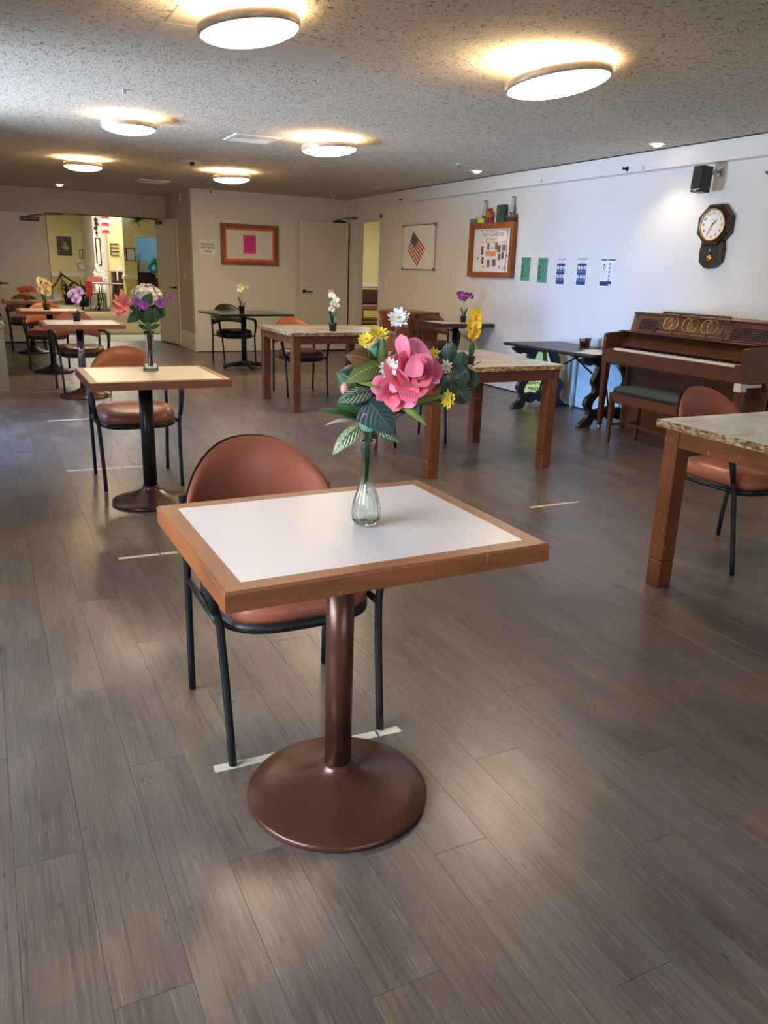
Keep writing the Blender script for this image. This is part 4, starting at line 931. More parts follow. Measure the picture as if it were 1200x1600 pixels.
# switches, alarm
def plate(label, loc, rz, w_=.075, h_=.12):
    r = thing('light_switch', label, 'switch', loc, rz, 'light switches'); MB().box((-w_ / 2, -.006, -h_ / 2), (w_ / 2, 0, h_ / 2), .002).build('cover_plate', 'white_paint', r); MB().box((-.016, -.011, -.034), (.016, -.006, .034), .002).build('rocker', 'white', r)
plate('white light switch on the side wall near the double doorway', (2.998, 13.29, 1.15), -pi / 2); plate('white light switch on the right wall beside the narrow doorway', (X1 - .001, 11.2, 1.14), -pi / 2)
r = thing('fire_alarm', 'round white alarm horn high on the side wall', 'alarm', (2.999, 13.45, 2.34), -pi / 2)
MB().cb((0, -.012, 0), (.12, .024, .12), .006).build('housing', 'white_paint', r); MB().lathe([(0, 0), (.04, 0), (.045, .012), (.02, .02), (.018, .03), (0, .03)], 20, T_(0, -.024, 0) @ RX(pi / 2)).build('horn', 'steel', r)

# ------------------------------------------------------------ piano (local: x to the right of the player, -y towards the player)
r = thing('upright_piano', 'walnut spinet piano with open keyboard and ringed music rack, against the right wall', 'piano', (4.95, 4.80, 0), -pi / 2)
W2 = .76       # half width
side = [(0, .615), (0, .862), (.045, .872), (.30, .885), (.335, 1.03), (.60, 1.035), (.60, 0), (.30, 0), (.30, .54), (.26, .615)]
for s in (-1, 1):
    p = [(-y, z) for y, z in side]
    MB().prism([(q, z) for q, z in side], -.018, .018, T_(s * (W2 - .018), 0, 0) @ RZ(pi / 2)).build('side_panel', 'piano_z', r)
MB().box((-W2 + .036, .0, .615), (W2 - .036, .028, .728), .003).build('key_slip', 'piano', r)
MB().box((-W2 + .036, .028, .60), (W2 - .036, .30, .66)).build('key_bed', 'piano', r)
MB().box((-W2, .31, 0.05), (W2, .335, .60), .002).build('lower_panel', 'piano', r)
MB().box((-W2 + .036, .335, .0), (W2 - .036, .60, .05)).build('bottom_board', 'piano', r)
MB().box((-W2 + .036, .58, .05), (W2 - .036, .60, 1.0)).build('back_panel', 'piano', r)
MB().box((-W2 - .01, .33, 1.03), (W2 + .01, .61, 1.05), .005).build('lid', 'piano', r)
for s in (-1, 1):
    MB().box((s * .70 - .05, .028, .66), (s * .70 + .05 - .024 * (s > 0) + 0, .17, .742), .003).build('key_block', 'piano', r)
wk = (1.30) / 52
kmesh = MB().box((-wk / 2 + .0006, 0, .72), (wk / 2 - .0006, .145, .744), .0015).mesh('white_key', M['ivory']); bmesh_ = MB().box((-.006, .055, .742), (.006, .15, .757), .002).mesh('black_key', M['ebony'])
for i in range(52):
    x = -.65 + wk * (i + .5); o = bpy.data.objects.new('white_key', kmesh); col.objects.link(o); o.parent = r; o.location = (x, .028, 0)
    if i < 51 and (i % 7) not in (1, 4):
        o = bpy.data.objects.new('black_key', bmesh_); col.objects.link(o); o.parent = r; o.location = (x + wk / 2, .028, 0)
MB().box((-W2 + .036, .178, .72), (W2 - .036, .186, .765)).build('key_felt', 'velvet', r)
MB().prism([(.186, .758), (.186, .775), (.285, .885), (.335, .885), (.335, .74)], -W2 + .036, W2 - .036, RZ(pi / 2) @ Matrix.Diagonal((1, 1, 1, 1))).build('fallboard', 'piano', r)
# upper front: sloping panel with grilles, ledge and music rack
MB().prism([(.285, .886), (.345, 1.03), (.36, 1.03), (.36, .886)], -W2 + .036, W2 - .036, RZ(pi / 2)).build('upper_panel', 'piano', r)
MB().box((-W2 + .036, .13, .884), (W2 - .036, .30, .894), .003).build('music_ledge', 'piano', r)
sl = lambda z: .285 + .06 * (z - .886) / .144
for x0, x1 in ((-.66, -.44), (.34, .68)):
    MB().prism([(sl(.905) - .004, .905), (sl(.995) - .004, .995), (sl(.995) + .002, .995), (sl(.905) + .002, .905)], -x1, -x0, RZ(pi / 2)).build('grille_recess', 'gasket', r)
    for z in (.915, .932, .949, .966, .983): MB().box((x0, sl(z) - .010, z - .003), (x1, sl(z) - .003, z + .003), .001).build('grille_slat', 'piano', r)
# rack leans back: x from -.27 to .45, z .895 to 1.07
rk = MB(); ox_ = -.07; ra = lambda z: .17 + (z - .895) * .35
def bar(x0, z0, x1, z1, t=.007): 
    return rk.tube([(x0 + ox_, ra(z0), z0), (x1 + ox_, ra(z1), z1)], t, 6)
bar(-.27, .897, -.245, 1.070); bar(.45, .897, .45, 1.070); bar(-.25, 1.070, .452, 1.070, .009); bar(-.22, 1.045, .42, 1.045, .005); bar(-.245, .93, .425, .93); bar(-.225, .93, -.225, 1.045, .006); bar(.42, .93, .42, 1.045, .006); bar(-.25, .99, -.225, .99); bar(.42, .99, .45, .99)
for x in (-.05, .135, .31): bar(x, 1.045, x, 1.07); bar(x - .03, .905, x - .03, .93)
rk.build('music_rack', 'piano', r)
for cx in (-.19, .015, .215):
    for s in (-1, 1):
        mb = MB(); mb.tube([(cx + s * .030 + .047 * cos(a_), ra(.988 + .05 * sin(a_)) - .004, .988 + .052 * sin(a_)) for a_ in [2 * pi * k / 24 for k in range(25)]], .0028, 6, caps=False); mb.build('brass_ring', 'gold', r)
for s in (-1, 1):
    MB().tube([(s * (W2 - .035), .035, .615), (s * (W2 - .035), .035, .05)], [.026, .018], 4).build('leg', 'piano_z', r) if 0 else None
    x = s * (W2 - .03); lg = MB().add([(x - .028, .004, .615), (x + .028, .004, .615), (x + .028, .06, .615), (x - .028, .06, .615), (x - .017, .014, .045), (x + .017, .014, .045), (x + .017, .048, .045), (x - .017, .048, .045)],
             [(0, 1, 2, 3), (7, 6, 5, 4), (4, 5, 1, 0), (5, 6, 2, 1), (6, 7, 3, 2), (7, 4, 0, 3)]).build('leg', 'piano_z', r)
    MB().lathe([(0, 0), (.018, .004), (.022, .022), (.012, .04), (.016, .046), (0, .046)], 16, T_(x, .031, 0)).build('caster', 'gold', lg)
MB().box((W2 - .062, -.002, .555), (W2 - .0, .064, .618), .002).build('tape_wrap', 'tape', r); MB().box((W2 - .002, .06, .585), (W2 + .0012, .22, .608), .0008).build('tape_wrap', 'tape', r)
MB().box((W2 - .001, .36, .05), (W2 + .006, .40, .60), .001).build('side_batten', 'piano_z', r); MB().box((W2 - .001, .50, .05), (W2 + .006, .54, .60), .001).build('side_batten', 'piano_z', r)
for x, z in ((-.25, .672), (-.10, .668), (.62, .675)): MB().lathe([(0, 0), (.006, 0), (.005, .006), (0, .008)], 8, T_(x, 0, z) @ RX(pi / 2)).build('knob', 'gold', r)
for x in (-.06, 0.0, .06): MB().cb((x, .27, .06), (.022, .09, .012), .004).build('pedal', 'gold', r)
def sheet(name, label, loc, rz, w_, d_, mat='paper', n=3, group=None, h=.0012):
    r = thing(name, label, 'paper', loc, rz, group); rr = random.Random(int(loc[1] * 99))
    for k in range(n): MB().box((-w_ / 2, -d_ / 2, k * h), (w_ / 2, d_ / 2, (k + 1) * h - .0002), .0002, RZ(rr.uniform(-.12, .12)) @ T_(rr.uniform(-.01, .01), 0, 0)).build('sheet', mat, r)
sheet('music_book', 'white sheet music lying on the piano lid at the left end', (5.42, 5.42, 1.0505), 0, .22, .16, 'white', 4)
sheet('music_book', 'yellow booklet on the piano lid behind the music rack', (5.42, 5.05, 1.0505), .1, .2, .22, 'yellow_plastic', 3)
sheet('music_book', 'orange booklet on the piano lid beside the yellow one', (5.42, 5.28, 1.0505), -.1, .18, .08, 'orange', 2)
# bench
r = thing('piano_bench', 'wooden piano bench with a dark green padded seat in front of the piano', 'bench', (4.80, 4.60, 0), -pi / 2)
bz = .475
mb = MB(); n = 32
def sup(a, hw, hd, e=5.): c_, s_ = cos(a), sin(a); return (math.copysign(abs(c_) ** (2 / e), c_) * hw, math.copysign(abs(s_) ** (2 / e), s_) * hd)
rg = [(0, bz + .012), (.8, bz + .008), (.95, bz - .002), (1, bz - .02), (1, bz - .04), (.97, bz - .046), (0, bz - .046)]; vs_ = []
for q, z in rg:
    for i in range(n): x, y = sup(2 * pi * i / n, .475 * max(q, .001), .185 * max(q, .001)); vs_.append((x, y, z))
mb.add(vs_, [(k * n + (i + 1) % n, k * n + i, (k + 1) * n + i, (k + 1) * n + (i + 1) % n) for k in range(len(rg) - 1) for i in range(n)], True).build('seat', 'green_vinyl', r)
for s in (-1, 1):
    MB().box((-.44, s * .16 - .01, bz - .13), (.44, s * .16 + .01, bz - .046), .002).build('apron', 'piano', r); MB().box((s * .44 - .01, -.15, bz - .13), (s * .44 + .01, .15, bz - .046), .002).build('apron', 'piano', r)
    for q in (-1, 1):
        x, y = s * .435, q * .155; MB().add([(x - .02, y - .02, bz - .05), (x + .02, y - .02, bz - .05), (x + .02, y + .02, bz - .05), (x - .02, y + .02, bz - .05), (x - .013, y - .013, 0), (x + .013, y - .013, 0), (x + .013, y + .013, 0), (x - .013, y + .013, 0)],
             [(0, 1, 2, 3), (7, 6, 5, 4), (4, 5, 1, 0), (5, 6, 2, 1), (6, 7, 3, 2), (7, 4, 0, 3)]).build('leg', 'piano_z', r)
    MB().box((s * .435 - .01, -.14, .14), (s * .435 + .01, .14, .165), .002).build('stretcher', 'piano', r)
MB().box((-.43, -.01, .142), (.43, .01, .163), .002).build('stretcher', 'piano', r)

# ------------------------------------------------------------ black Spanish trestle table
r = thing('trestle_table', 'blackened wooden table with scrolled lyre-shaped trestles and iron braces, left of the piano', 'table', (5.17, 6.22, 0), 0)
HT = .665
MB().box((-.34, -.635, HT - .03), (.37, .72, HT), .012).build('tabletop', 'black_wood', r)
def smooth(pts, n=4):
    out = []; N = len(pts)
    for i in range(N):
        p0, p1, p2, p3 = [Vector(pts[(i + k - 1) % N]) for k in range(4)]
        for j in range(n):
            t_ = j / n; out.append(tuple(.5 * ((2 * p1) + (-p0 + p2) * t_ + (2 * p0 - 5 * p1 + 4 * p2 - p3) * t_ ** 2 + (-p0 + 3 * p1 - 3 * p2 + p3) * t_ ** 3)))
    return out
# one scrolled leg in x-z (left one), mirrored for the right
legp = [(-.16, .60), (-.20, .50), (-.235, .42), (-.205, .36), (-.215, .31), (-.275, .27), (-.30, .21), (-.255, .15), (-.265, .09), (-.335, .03), (-.34, .0), (-.23, .0), (-.185, .06), (-.19, .12), (-.215, .18), (-.20, .24), (-.145, .30), (-.135, .36), (-.155, .42), (-.12, .50), (-.075, .60)]
crown = [(-.33, .635), (-.33, .585), (-.29, .565), (-.26, .59), (-.22, .565), (-.15, .57), (-.10, .59), (0, .575), (.10, .59), (.15, .57), (.22, .565), (.26, .59), (.29, .565), (.33, .585), (.33, .635)]
foot = [(-.25, .17), (-.19, .10), (-.13, .055), (-.07, .075), (-.03, .10), (0, .06), (.03, .10), (.07, .075), (.13, .055), (.19, .10), (.25, .17), (.17, .155), (.11, .17), (.06, .15), (.0, .185), (-.06, .15), (-.11, .17), (-.17, .155)]
def rev(p): return [(x, z) for x, z in p][::-1]
for y in (-.56, .50):
    tr = MB().prism(smooth(crown)[::1], -.03, .03, T_(.015, y, 0)).build('trestle_crown', 'black_wood', r)
    for s in (-1, 1):
        p = smooth(legp); p = p if s < 0 else [(-x, z) for x, z in p][::-1]
        MB().prism(p, -.026, .026, T_(.015, y, 0)).build('scrolled_leg', 'black_wood', r)
    MB().prism(smooth(foot), -.02, .02, T_(.015, y, 0)).build('scrolled_stretcher', 'black_wood', r)
for s in (-1, 1):
    y0 = -.56 if s < 0 else .50
    MB().tube([(.015, y0, .17), (.015, y0 - s * .05, .33), (.015, y0 - s * .20, .42), (.015, y0 - s * .38, .5), (.015, -.03 - s * .05, .60), (.015, -.03 - s * .02, .636)], .009, 8).build('iron_brace', 'iron', r)
zz = HT
def cup(label, x, y, mat, h_=.075, r0=.025, r1=.033, fill=None):
    r = thing('paper_cup', label, 'cup', (x, y, zz + .0005), 0, 'cups on the black trestle table')
    MB().lathe([(0, 0), (r0, 0), (r1, h_), (r1 + .002, h_ + .002), (r1 - .002, h_), (r0 - .002, .003), (0, .003)], 24).build('cup_wall', mat, r)
    if fill: MB().lathe([(0, .004), (r0 - .003, .004), (r0 + (r1 - r0) * .7 - .003, h_ * .7), (0, h_ * .7)], 24).build('drink', fill, r)
cup('clear plastic cup half full of red drink on the trestle table', 5.35, 6.30, 'clear', .08, .03, .042, 'red_drink')
cup('beige cup just right of the red drink on the trestle table', 5.43, 6.33, 'grey_plastic', .085, .026, .034); cup('white cup at the wall, second from the red drink', 5.475, 6.24, 'white', .09, .030, .038)
cup('white cup in the middle of the row by the wall', 5.495, 6.13, 'white', .085, .028, .036); cup('white cup nearest the piano, partly behind it', 5.50, 6.02, 'white', .085, .028, .036)
sheet('paper_stack', 'loose white papers on the trestle table next to the piano', (5.03, 5.74, HT + .0006), .25, .28, .26, 'paper', 6); sheet('paper_stack', 'single folded paper beside the cups on the trestle table', (5.20, 5.96, HT + .0006), -.2, .16, .12, 'paper', 3)
# folded yellow floor sign and a cardboard roll and a white pipe behind the trestle table
r = thing('floor_sign', 'yellow pop-up four-sided floor sign reading SAFETY FIRST, behind the black trestle', 'sign', (5.27, 6.88, 0), radians(-58))
for k in range(4):
    Mx = RZ(k * pi / 2) @ T_(0, -.115, 0) @ RX(-.11)
    MB().prism([(-.115, .09), (-.10, .02), (-.06, .075), (0, .05), (.06, .075), (.10, .02), (.115, .09), (.055, .60), (-.055, .60)], -.003, .003, Mx).build('sign_leaf', 'yellow_plastic', r)
    mb = MB(); put_text(mb, 'SAFETY', .050, Mx @ T_(0, -.0036, .235) @ TXT, .0016); put_text(mb, 'FIRST', .050, Mx @ T_(0, -.0036, .178) @ TXT, .0016); mb.build('lettering', 'black', r)
MB().box((-.05, -.05, .585), (.05, .05, .605), .004).tube([(-.03, 0, .6), (-.03, 0, .64), (.03, 0, .64), (.03, 0, .6)], .008, 8).build('handle', 'yellow_plastic', r)
o = MB().lathe([(0, 0), (.032, 0), (.032, .52), (.022, .52), (.022, .515), (0, .515)], 20).build('cardboard_tube', 'grey_plastic'); o.location = (5.50, 6.86, 0); tag(o, 'beige cardboard tube standing at the wall behind the trestle table', 'tube')
o = MB().tube([(0, 0, 0), (0, 0, .3), (0, 0, .62)], [.014, .015, .022], 14).build('wall_pipe', 'white_paint'); o.location = (5.545, 6.62, 0); tag(o, 'white pipe rising from the floor at the wall, behind the iron braces', 'pipe')
o = MB().tube([(0, .1, .006), (.01, 0, .006), (.0, -.12, .1), (0, -.16, .3), (.0, -.1, .45), (.02, 0, .5)], .005, 6).build('power_cable', 'iron'); o.location = (5.545, 6.02, 0); tag(o, 'black cable hanging behind the piano end of the trestle table', 'cable')

# ------------------------------------------------------------ demilune cabinet
r = thing('demilune_cabinet', 'cherry wood half-round cabinet against the right wall, beyond the dark armchair', 'cabinet', (X1 - .005, 10.06, 0), -pi / 2)
def demi(hw, dp, n=28): return [(-hw * cos(pi * i / n), -dp * sin(pi * i / n)) for i in range(n + 1)]
def dsolid(hw, dp, z0, z1, mb=None):
    mb = mb or MB(); p = demi(hw, dp); n = len(p); mb.add([(x, y, z0) for x, y in p] + [(x, y, z1) for x, y in p], [tuple(reversed(range(n))), tuple(range(n, 2 * n))]); mb.add([(x, y, z0) for x, y in p] + [(x, y, z1) for x, y in p], [(i, (i + 1) % n, (i + 1) % n + n, i + n) for i in range(n)], True); return mb
dsolid(.46, .60, .06, .70).build('body', 'cabinet_wood', r); dsolid(.48, .62, 0, .06).build('plinth', 'cabinet_wood', r)
dsolid(.48, .62, .70, .775).build('frieze', 'cabinet_wood', r); mb = dsolid(.51, .65, .775, .79); dsolid(.495, .635, .79, .81, mb); mb.build('top', 'cabinet_wood', r)
for k in range(7):
    a_ = pi * (k + .5) / 7; Mx = RZ(a_ - pi) @ T_(0, 0, 0); 
    x, y = -.465 * cos(a_), -.605 * sin(a_)
    MB().cb((0, 0, .38), (.012, .012, .58), .003, T_(x, y, 0)).build('pilaster', 'cabinet_wood', r)

# ------------------------------------------------------------ bin and urn at the left edge
r = thing('waste_bin', 'pale grey rectangular bin cut by the left edge of the picture', 'bin', (-.02, 9.36, 0), 0)
mb = MB(); a = .20; mb.add([(-a, -.23, 0), (a, -.23, 0), (a, .23, 0), (-a, .23, 0), (-a - .0, -.23, .66), (a, -.23, .66), (a, .23, .66), (-a, .23, .66)], [(3, 2, 1, 0), (4, 5, 6, 7), (0, 1, 5, 4), (1, 2, 6, 5), (2, 3, 7, 6), (3, 0, 4, 7)]); mb.build('body', 'grey_plastic', r)
MB().box((-.215, -.245, .645), (.212, .245, .685), .008).box((-.2, -.23, .685), (.2, .23, .70), .006).build('lid', 'grey_plastic', r)
r = thing('coffee_urn', 'black coffee dispenser on the bin lid at the left edge of the picture', 'dispenser', (.06, 9.33, .7005), 0)
MB().lathe([(0, 0), (.10, 0), (.105, .02), (.10, .035), (.085, .04), (.085, .2), (.10, .215), (.10, .25), (.06, .27), (0, .275)], 28).build('body', 'plastic', r); MB().box((.07, -.02, .05), (.12, .02, .08), .006).build('tap', 'plastic', r); MB().tube([(.0, 0, .27), (.0, 0, .29), (.05, 0, .29)], .008, 8).build('pump', 'steel', r)

# ------------------------------------------------------------ plants
def frame_of(d, n=None):
    d = Vector(d).normalized(); n = Vector(n) if n is not None else Vector((0, -1, .3))
    a = d.cross(n)
    if a.length < 1e-3: a = d.cross(Vector((1, 0, 0)))
    a.normalize(); n = a.cross(d).normalized(); return d, a, n
def leaf(mb, base, tip, w_, n=None, curl=.12, fold=.25, shape='lance', nu=4, nv=9, wave=.0, twist=0):
    base = Vector(base); tip = Vector(tip); L = (tip - base).length; d, a, nn = frame_of(tip - base, n)
    def sh(v):
        if shape == 'lance': return sin(pi * v ** .85) ** .9 if 0 < v < 1 else 0
        if shape == 'blade': return (sin(pi * min(1, v * .96 + .04) ** .6)) ** .6 if v < 1 else 0
        if shape == 'heart': return (min(1, (v * 5)) ** .6) * (1 - v ** 1.6) ** .8 * 1.05
        if shape == 'round': return max(0, 1 - (2 * v - 1) ** 2) ** .5
        if shape == 'petal': return (v ** .55) * max(0, 1 - v ** 5) ** .5
        if shape == 'point': return (sin(pi * v ** .7)) if 0 < v < 1 else 0
    def P(u, v):
        s = u - .5; ww = sh(v) * w_; tw = twist * v; A = a * cos(tw) + nn * sin(tw); N = nn * cos(tw) - a * sin(tw)
        return base + d * L * v + A * s * ww + N * (curl * L * sin(pi * v) - fold * abs(s) * ww - (wave * L * sin(v * 14) * abs(s) * 2)) 
    return mb.grid(nu, nv, P)
def bloom(mb, c, axis, r, n=6, w_=None, cup=.25, shape='petal', phase=0, jitter=.0, rr=R):
    c = Vector(c); ax, a, b = frame_of(axis, Vector((.2, .3, 1)) if abs(Vector(axis).normalized().z) < .9 else Vector((1, 0, 0)))
    w_ = w_ or 2 * r * sin(pi / n) * 1.25
    for k in range(n):
        t_ = phase + 2 * pi * k / n + rr.uniform(-jitter, jitter); rad = a * cos(t_) + b * sin(t_); q = r * (1 + rr.uniform(-jitter, jitter))
        leaf(mb, c + rad * r * .08, c + rad * q + ax * cup * r, w_, ax, -.12, -.1, shape, 4, 5)
    return mb
def bez(p, q, bend, n=7):
    p = Vector(p); q = Vector(q); m = (p + q) / 2 + Vector(bend); return [tuple((1 - t_) ** 2 * p + 2 * t_ * (1 - t_) * m + t_ * t_ * q) for t_ in [i / n for i in range(n + 1)]]

# fluted bud vase in front
VX, VY = .767, 1.612
r = MB().lathe([(0, .001), (.024, .001), (.0285, .004), (.032, .012), (.0345, .026), (.0335, .042), (.029, .062), (.0225, .082), (.0170, .098), (.0142, .115), (.0134, .14), (.0138, .17), (.0155, .193), (.0172, .199), (.0186, .202), (.0180, .2055), (.0160, .205),
                (.0140, .197), (.0124, .17), (.0118, .14), (.0126, .115), (.0152, .098), (.0205, .082), (.0268, .062), (.0312, .042), (.0322, .026), (.0296, .013), (.022, .008), (0, .008)], 72, flute=12, amp=.035)
o = r.build('bud_vase', 'glass'); o.location = (VX, VY, .7555); tag(o, 'fluted clear glass bud vase on the nearest white-topped table', 'vase')
# bouquet: local x to the right, z up from the mouth of the vase, -y towards the room's near end
B = thing('flower_bouquet', 'artificial bouquet with a big pink rose and daisies in the fluted vase, nearest table', 'bouquet', (VX, VY, .958), radians(-26.3))
def b(x, z, y=0): return Vector((x * .00148, y * .00148, z * .00151))
def L_(x0, z0, x1, z1, w_, mat, shape='lance', y0=0, y1=0, n=(0, -1, .35), curl=.1, fold=.25, wave=0, twist=0, stem=True):
    mb = MB(); leaf(mb, b(x0, z0, y0), b(x1, z1, y1), w_ * .0019, n, curl, fold, shape, 6, 12, wave, twist); o = mb.build('leaf', mat, B)
    if stem: stems.append(((x0, z0, y0)))
    return o
stems = []
L_(12, 116, -37, 128, 30, 'leaf_brown', y0=-2, y1=-10, n=(-.3, -.9, .7), curl=.14)
L_(-2, 104, -46, 104, 26, 'leaf_tealedge', y0=-8, y1=-14, n=(0, -.7, 1), curl=.16, fold=.4)
L_(22, 118, -36, 90, 27, 'leaf_olive', y0=-12, y1=-26, n=(-.2, -1, .8), curl=.12)
L_(38, 84, -20, 92, 12, 'leaf_lime', y0=-14, y1=-30, n=(0, -1, .6), shape='blade')
L_(8, 78, -47, 62, 24, 'leaf_striped', y0=-14, y1=-34, n=(0, -.9, .7), curl=.12)
L_(-8, 52, -50, 102, 22, 'leaf_mid', y0=4, y1=2, n=(-.5, -1, .2))
L_(-4, 34, -42, 70, 34, 'leaf', 'round', y0=0, y1=-6, n=(0, -1, .1))
L_(-14, 36, -76, 48, 13, 'leaf_mid', y0=-4, y1=-22, n=(0, -.5, 1), curl=.08)
L_(-16, 32, -66, 26, 6, 'leaf_white', 'blade', y0=-8, y1=-26, n=(0, -.7, .8), curl=.12)
L_(-6, 26, -53, -18, 20, 'leaf_pale_striped', y0=-6, y1=-30, n=(-.4, -1, .5), curl=.16, fold=.35, wave=.015)
L_(-2, 66, 40, 18, 52, 'leaf_teal', 'heart', y0=-24, y1=-34, n=(.1, -1, .25), curl=.06, fold=.12)
L_(-14, 36, 16, 30, 24, 'leaf_jade', 'round', y0=-22, y1=-32, n=(0, -1, .5), curl=.1)
L_(6, 26, 50, 2, 18, 'leaf_striped', y0=-6, y1=-22, n=(.2, -1, .7), curl=.16, fold=.3)
L_(22, 108, 18, 158, 12, 'leaf_olive', 'blade', y0=-4, y1=-6)
L_(24, 108, 46, 142, 11, 'leaf_olive', 'blade', y0=0, y1=4)
L_(24, 96, 64, 132, 10, 'leaf_lime', 'blade', y0=2, y1=10)
L_(29, 88, 60, 72, 9, 'leaf_lime', 'blade', y0=-20, y1=-34)
L_(42, 64, 90, 30, 10, 'leaf_lime', 'blade', y0=-16, y1=-30, n=(0, -1, .8), curl=.1)
L_(66, 62, 116, 76, 9, 'leaf_lime', 'blade', y0=-10, y1=-26, n=(0, -1, .7), curl=.06)
L_(70, 66, 126, 56, 9, 'leaf_olive', 'blade', y0=-6, y1=-10, n=(0, -1, .5))
L_(2, 118, 14, 146, 15, 'leaf_jade', 'round', y0=6, y1=4)
for (x0, z0, x1, z1, w_, y) in ((112, 104, 124, 150, 21, 16), (134, 96, 140, 138, 19, 10), (100, 98, 106, 134, 20, 22), (122, 88, 148, 112, 26, 4), (142, 108, 165, 88, 20, 12), (116, 70, 132, 104, 22, 8), (126, 92, 152, 64, 24, 0), (104, 110, 94, 84, 22, 20), (110, 76, 128, 58, 22, 10)):
    L_(x0, z0, x1, z1, w_, 'leaf_euc', 'round', y0=y, y1=y - 8, n=(R.uniform(-.4, .4), -1, R.uniform(-.1, .5)), curl=.08)
L_(78, 80, 106, 112, 34, 'leaf_brown', 'round', y0=26, y1=28, n=(0, -1, .5))
L_(12, 66, 34, 96, 22, 'leaf', 'lance', y0=14, y1=14); L_(10, 60, -16, 92, 22, 'leaf', 'lance', y0=16, y1=20); L_(20, 40, 60, 70, 20, 'leaf', 'lance', y0=12, y1=16); L_(-4, 20, 20, 60, 26, 'leaf_teal', 'lance', y0=-4, y1=-10)
L_(20, 100, 52, 88, 26, 'leaf_olive', 'lance', y0=10, y1=12)
for (x0, z0, x1, z1, w_, m_, y) in ((10, 96, -30, 112, 22, 'leaf_striped', 6), (6, 70, -40, 84, 20, 'leaf_mid', 10), (0, 44, -34, 50, 20, 'leaf', 8), (24, 84, 2, 112, 18, 'leaf_mid', 0), (46, 50, 84, 66, 18, 'leaf_striped', 10), (30, 60, 58, 44, 16, 'leaf', 6), (8, 30, 30, 54, 18, 'leaf_mid', -10), (4, 40, -18, 62, 18, 'leaf_teal', -6)):
    L_(x0, z0, x1, z1, w_, m_, y0=y, y1=y - 6, n=(R.uniform(-.3, .3), -1, .4))
# stems
mb = MB(); rr = random.Random(3)
for k, (x, z, y) in enumerate(stems):
    if x > 95: continue
    a_ = rr.uniform(0, 2 * pi); q = rr.uniform(2, 7); mb.tube(bez(b(q * cos(a_), 2, q * sin(a_)), b(x, z, y), (0, 0, .012)), .0009, 5)
mb.build('stems', 'stem', B)['kind'] = 'stuff'
for (pts) in (((4, 0, 0), (34, 40, 2), (70, 66, 8), (100, 90, 12)), ((4, 0, 2), (40, 34, 0), (78, 58, 4), (122, 70, 6)), ((2, 0, 3), (30, 50, 8), (110, 96, 14), (168, 122, 10))):
    MB().tube([b(*p) for p in pts], [.0018, .0016, .0013, .0008], 6).build('branch', 'stem', B)
mb = MB()
for k in range(9):
    a_ = k * .7; q = 5.2; mb.tube([b(q * cos(a_), 22 + rr.uniform(0, 20), q * sin(a_)), b(q * cos(a_) * .9, 0, q * sin(a_) * .9), b(q * .55 * cos(a_ + 1), -40, q * .55 * sin(a_ + 1)), b(-1 + q * .35 * cos(a_ + 2), -62 - rr.uniform(0, 22), q * .3 * sin(a_ + 2))], [.0016, .0017, .0016, .0012], 6)
mb.build('stem_bundle', 'stem_pale', B)['kind'] = 'stuff'
mb = MB(); mb.grid(14, 5, lambda u, v: b(5.6 * cos(3.4 * u + 2.2), 1 - 30 * v - 7 * sin(u * 9), 5.6 * sin(3.4 * u + 2.2))); mb.build('leaf_sleeve', 'stem_pale', B)
# rose
def petal3(mb, c, ax, phi, r0, r1, h, w_, tilt, roll=.25, ruff=.06, seed=0):
    """cupped petal: starts near the axis at the bottom, bellies out, its rim rolls outwards"""
    ax, a, b_ = frame_of(ax, (0.1, 0.2, 1)); rad = a * cos(phi) + b_ * sin(phi); tan = -a * sin(phi) + b_ * cos(phi); rr = random.Random(seed); p1 = rr.uniform(0, 6)
    def P(u, v):
        s = 2 * u - 1; ve = v * (1 - .26 * abs(s) ** 2.2)
        rho = r0 + (r1 - r0) * ve ** tilt + roll * r1 * max(0, ve - .68) ** 1.6 * 3.2; hh = h * ve ** 1.1 - roll * h * max(0, ve - .68) ** 2 * 3.5
        curve = w_ * .5 * s * (min(1, .25 + 1.2 * v)) ** .8 * (v ** .35)
        ang = curve / max(r1 * .9, rho, .001)
        rho2 = rho * (1 + ruff * sin(2.6 * s + p1) * v * v) + ruff * .5 * r1 * sin(6 * s + p1 * 2) * v ** 4
        return Vector(c) + (rad * cos(ang) + tan * sin(ang)) * rho2 + ax * (hh + ruff * h * .5 * sin(4 * s + p1) * v ** 3)
    return mb.grid(12, 10, P)
def rose(c, ax, S, mats, seed, spec):
    root = bpy.data.objects.new('rose', None)
    base = MB().sphere(c, S * .16, 10, 6).build('rose', 'rose', B); i = 0
    for (n, r0, r1, h, w_, tilt, roll, ph) in spec:
        for k in range(n):
            mb = MB(); petal3(mb, c, ax, ph + 2 * pi * k / n + R.uniform(-.12, .12), r0 * S, r1 * S * R.uniform(.93, 1.07), h * S * R.uniform(.92, 1.08), w_ * S, tilt, roll, .07, seed + i)
            mb.build('petal', mats[i % len(mats)], base); i += 1
rc = b(62, 106, -28)
rose(rc, (.22, -.82, .46), .058, ['rose', 'rose_light', 'rose', 'rose'], 5,
     [(2, .03, .13, .74, .60, .8, .02, .2), (3, .06, .26, .78, .95, .75, .08, .9), (3, .08, .44, .76, 1.30, .7, .16, .3), (4, .1, .68, .66, 1.45, .62, .30, .7), (4, .12, .96, .42, 1.75, .58, .40, 0)])
rc2 = b(40, 84, -24)
rose(rc2, (-.25, -.80, -.25), .050, ['rose_light', 'rose', 'rose_light'], 55, [(2, .04, .2, .8, .75, .8, .05, .2), (3, .08, .55, .7, 1.3, .7, .2, .6), (4, .12, .92, .45, 1.6, .6, .35, 1.9)])
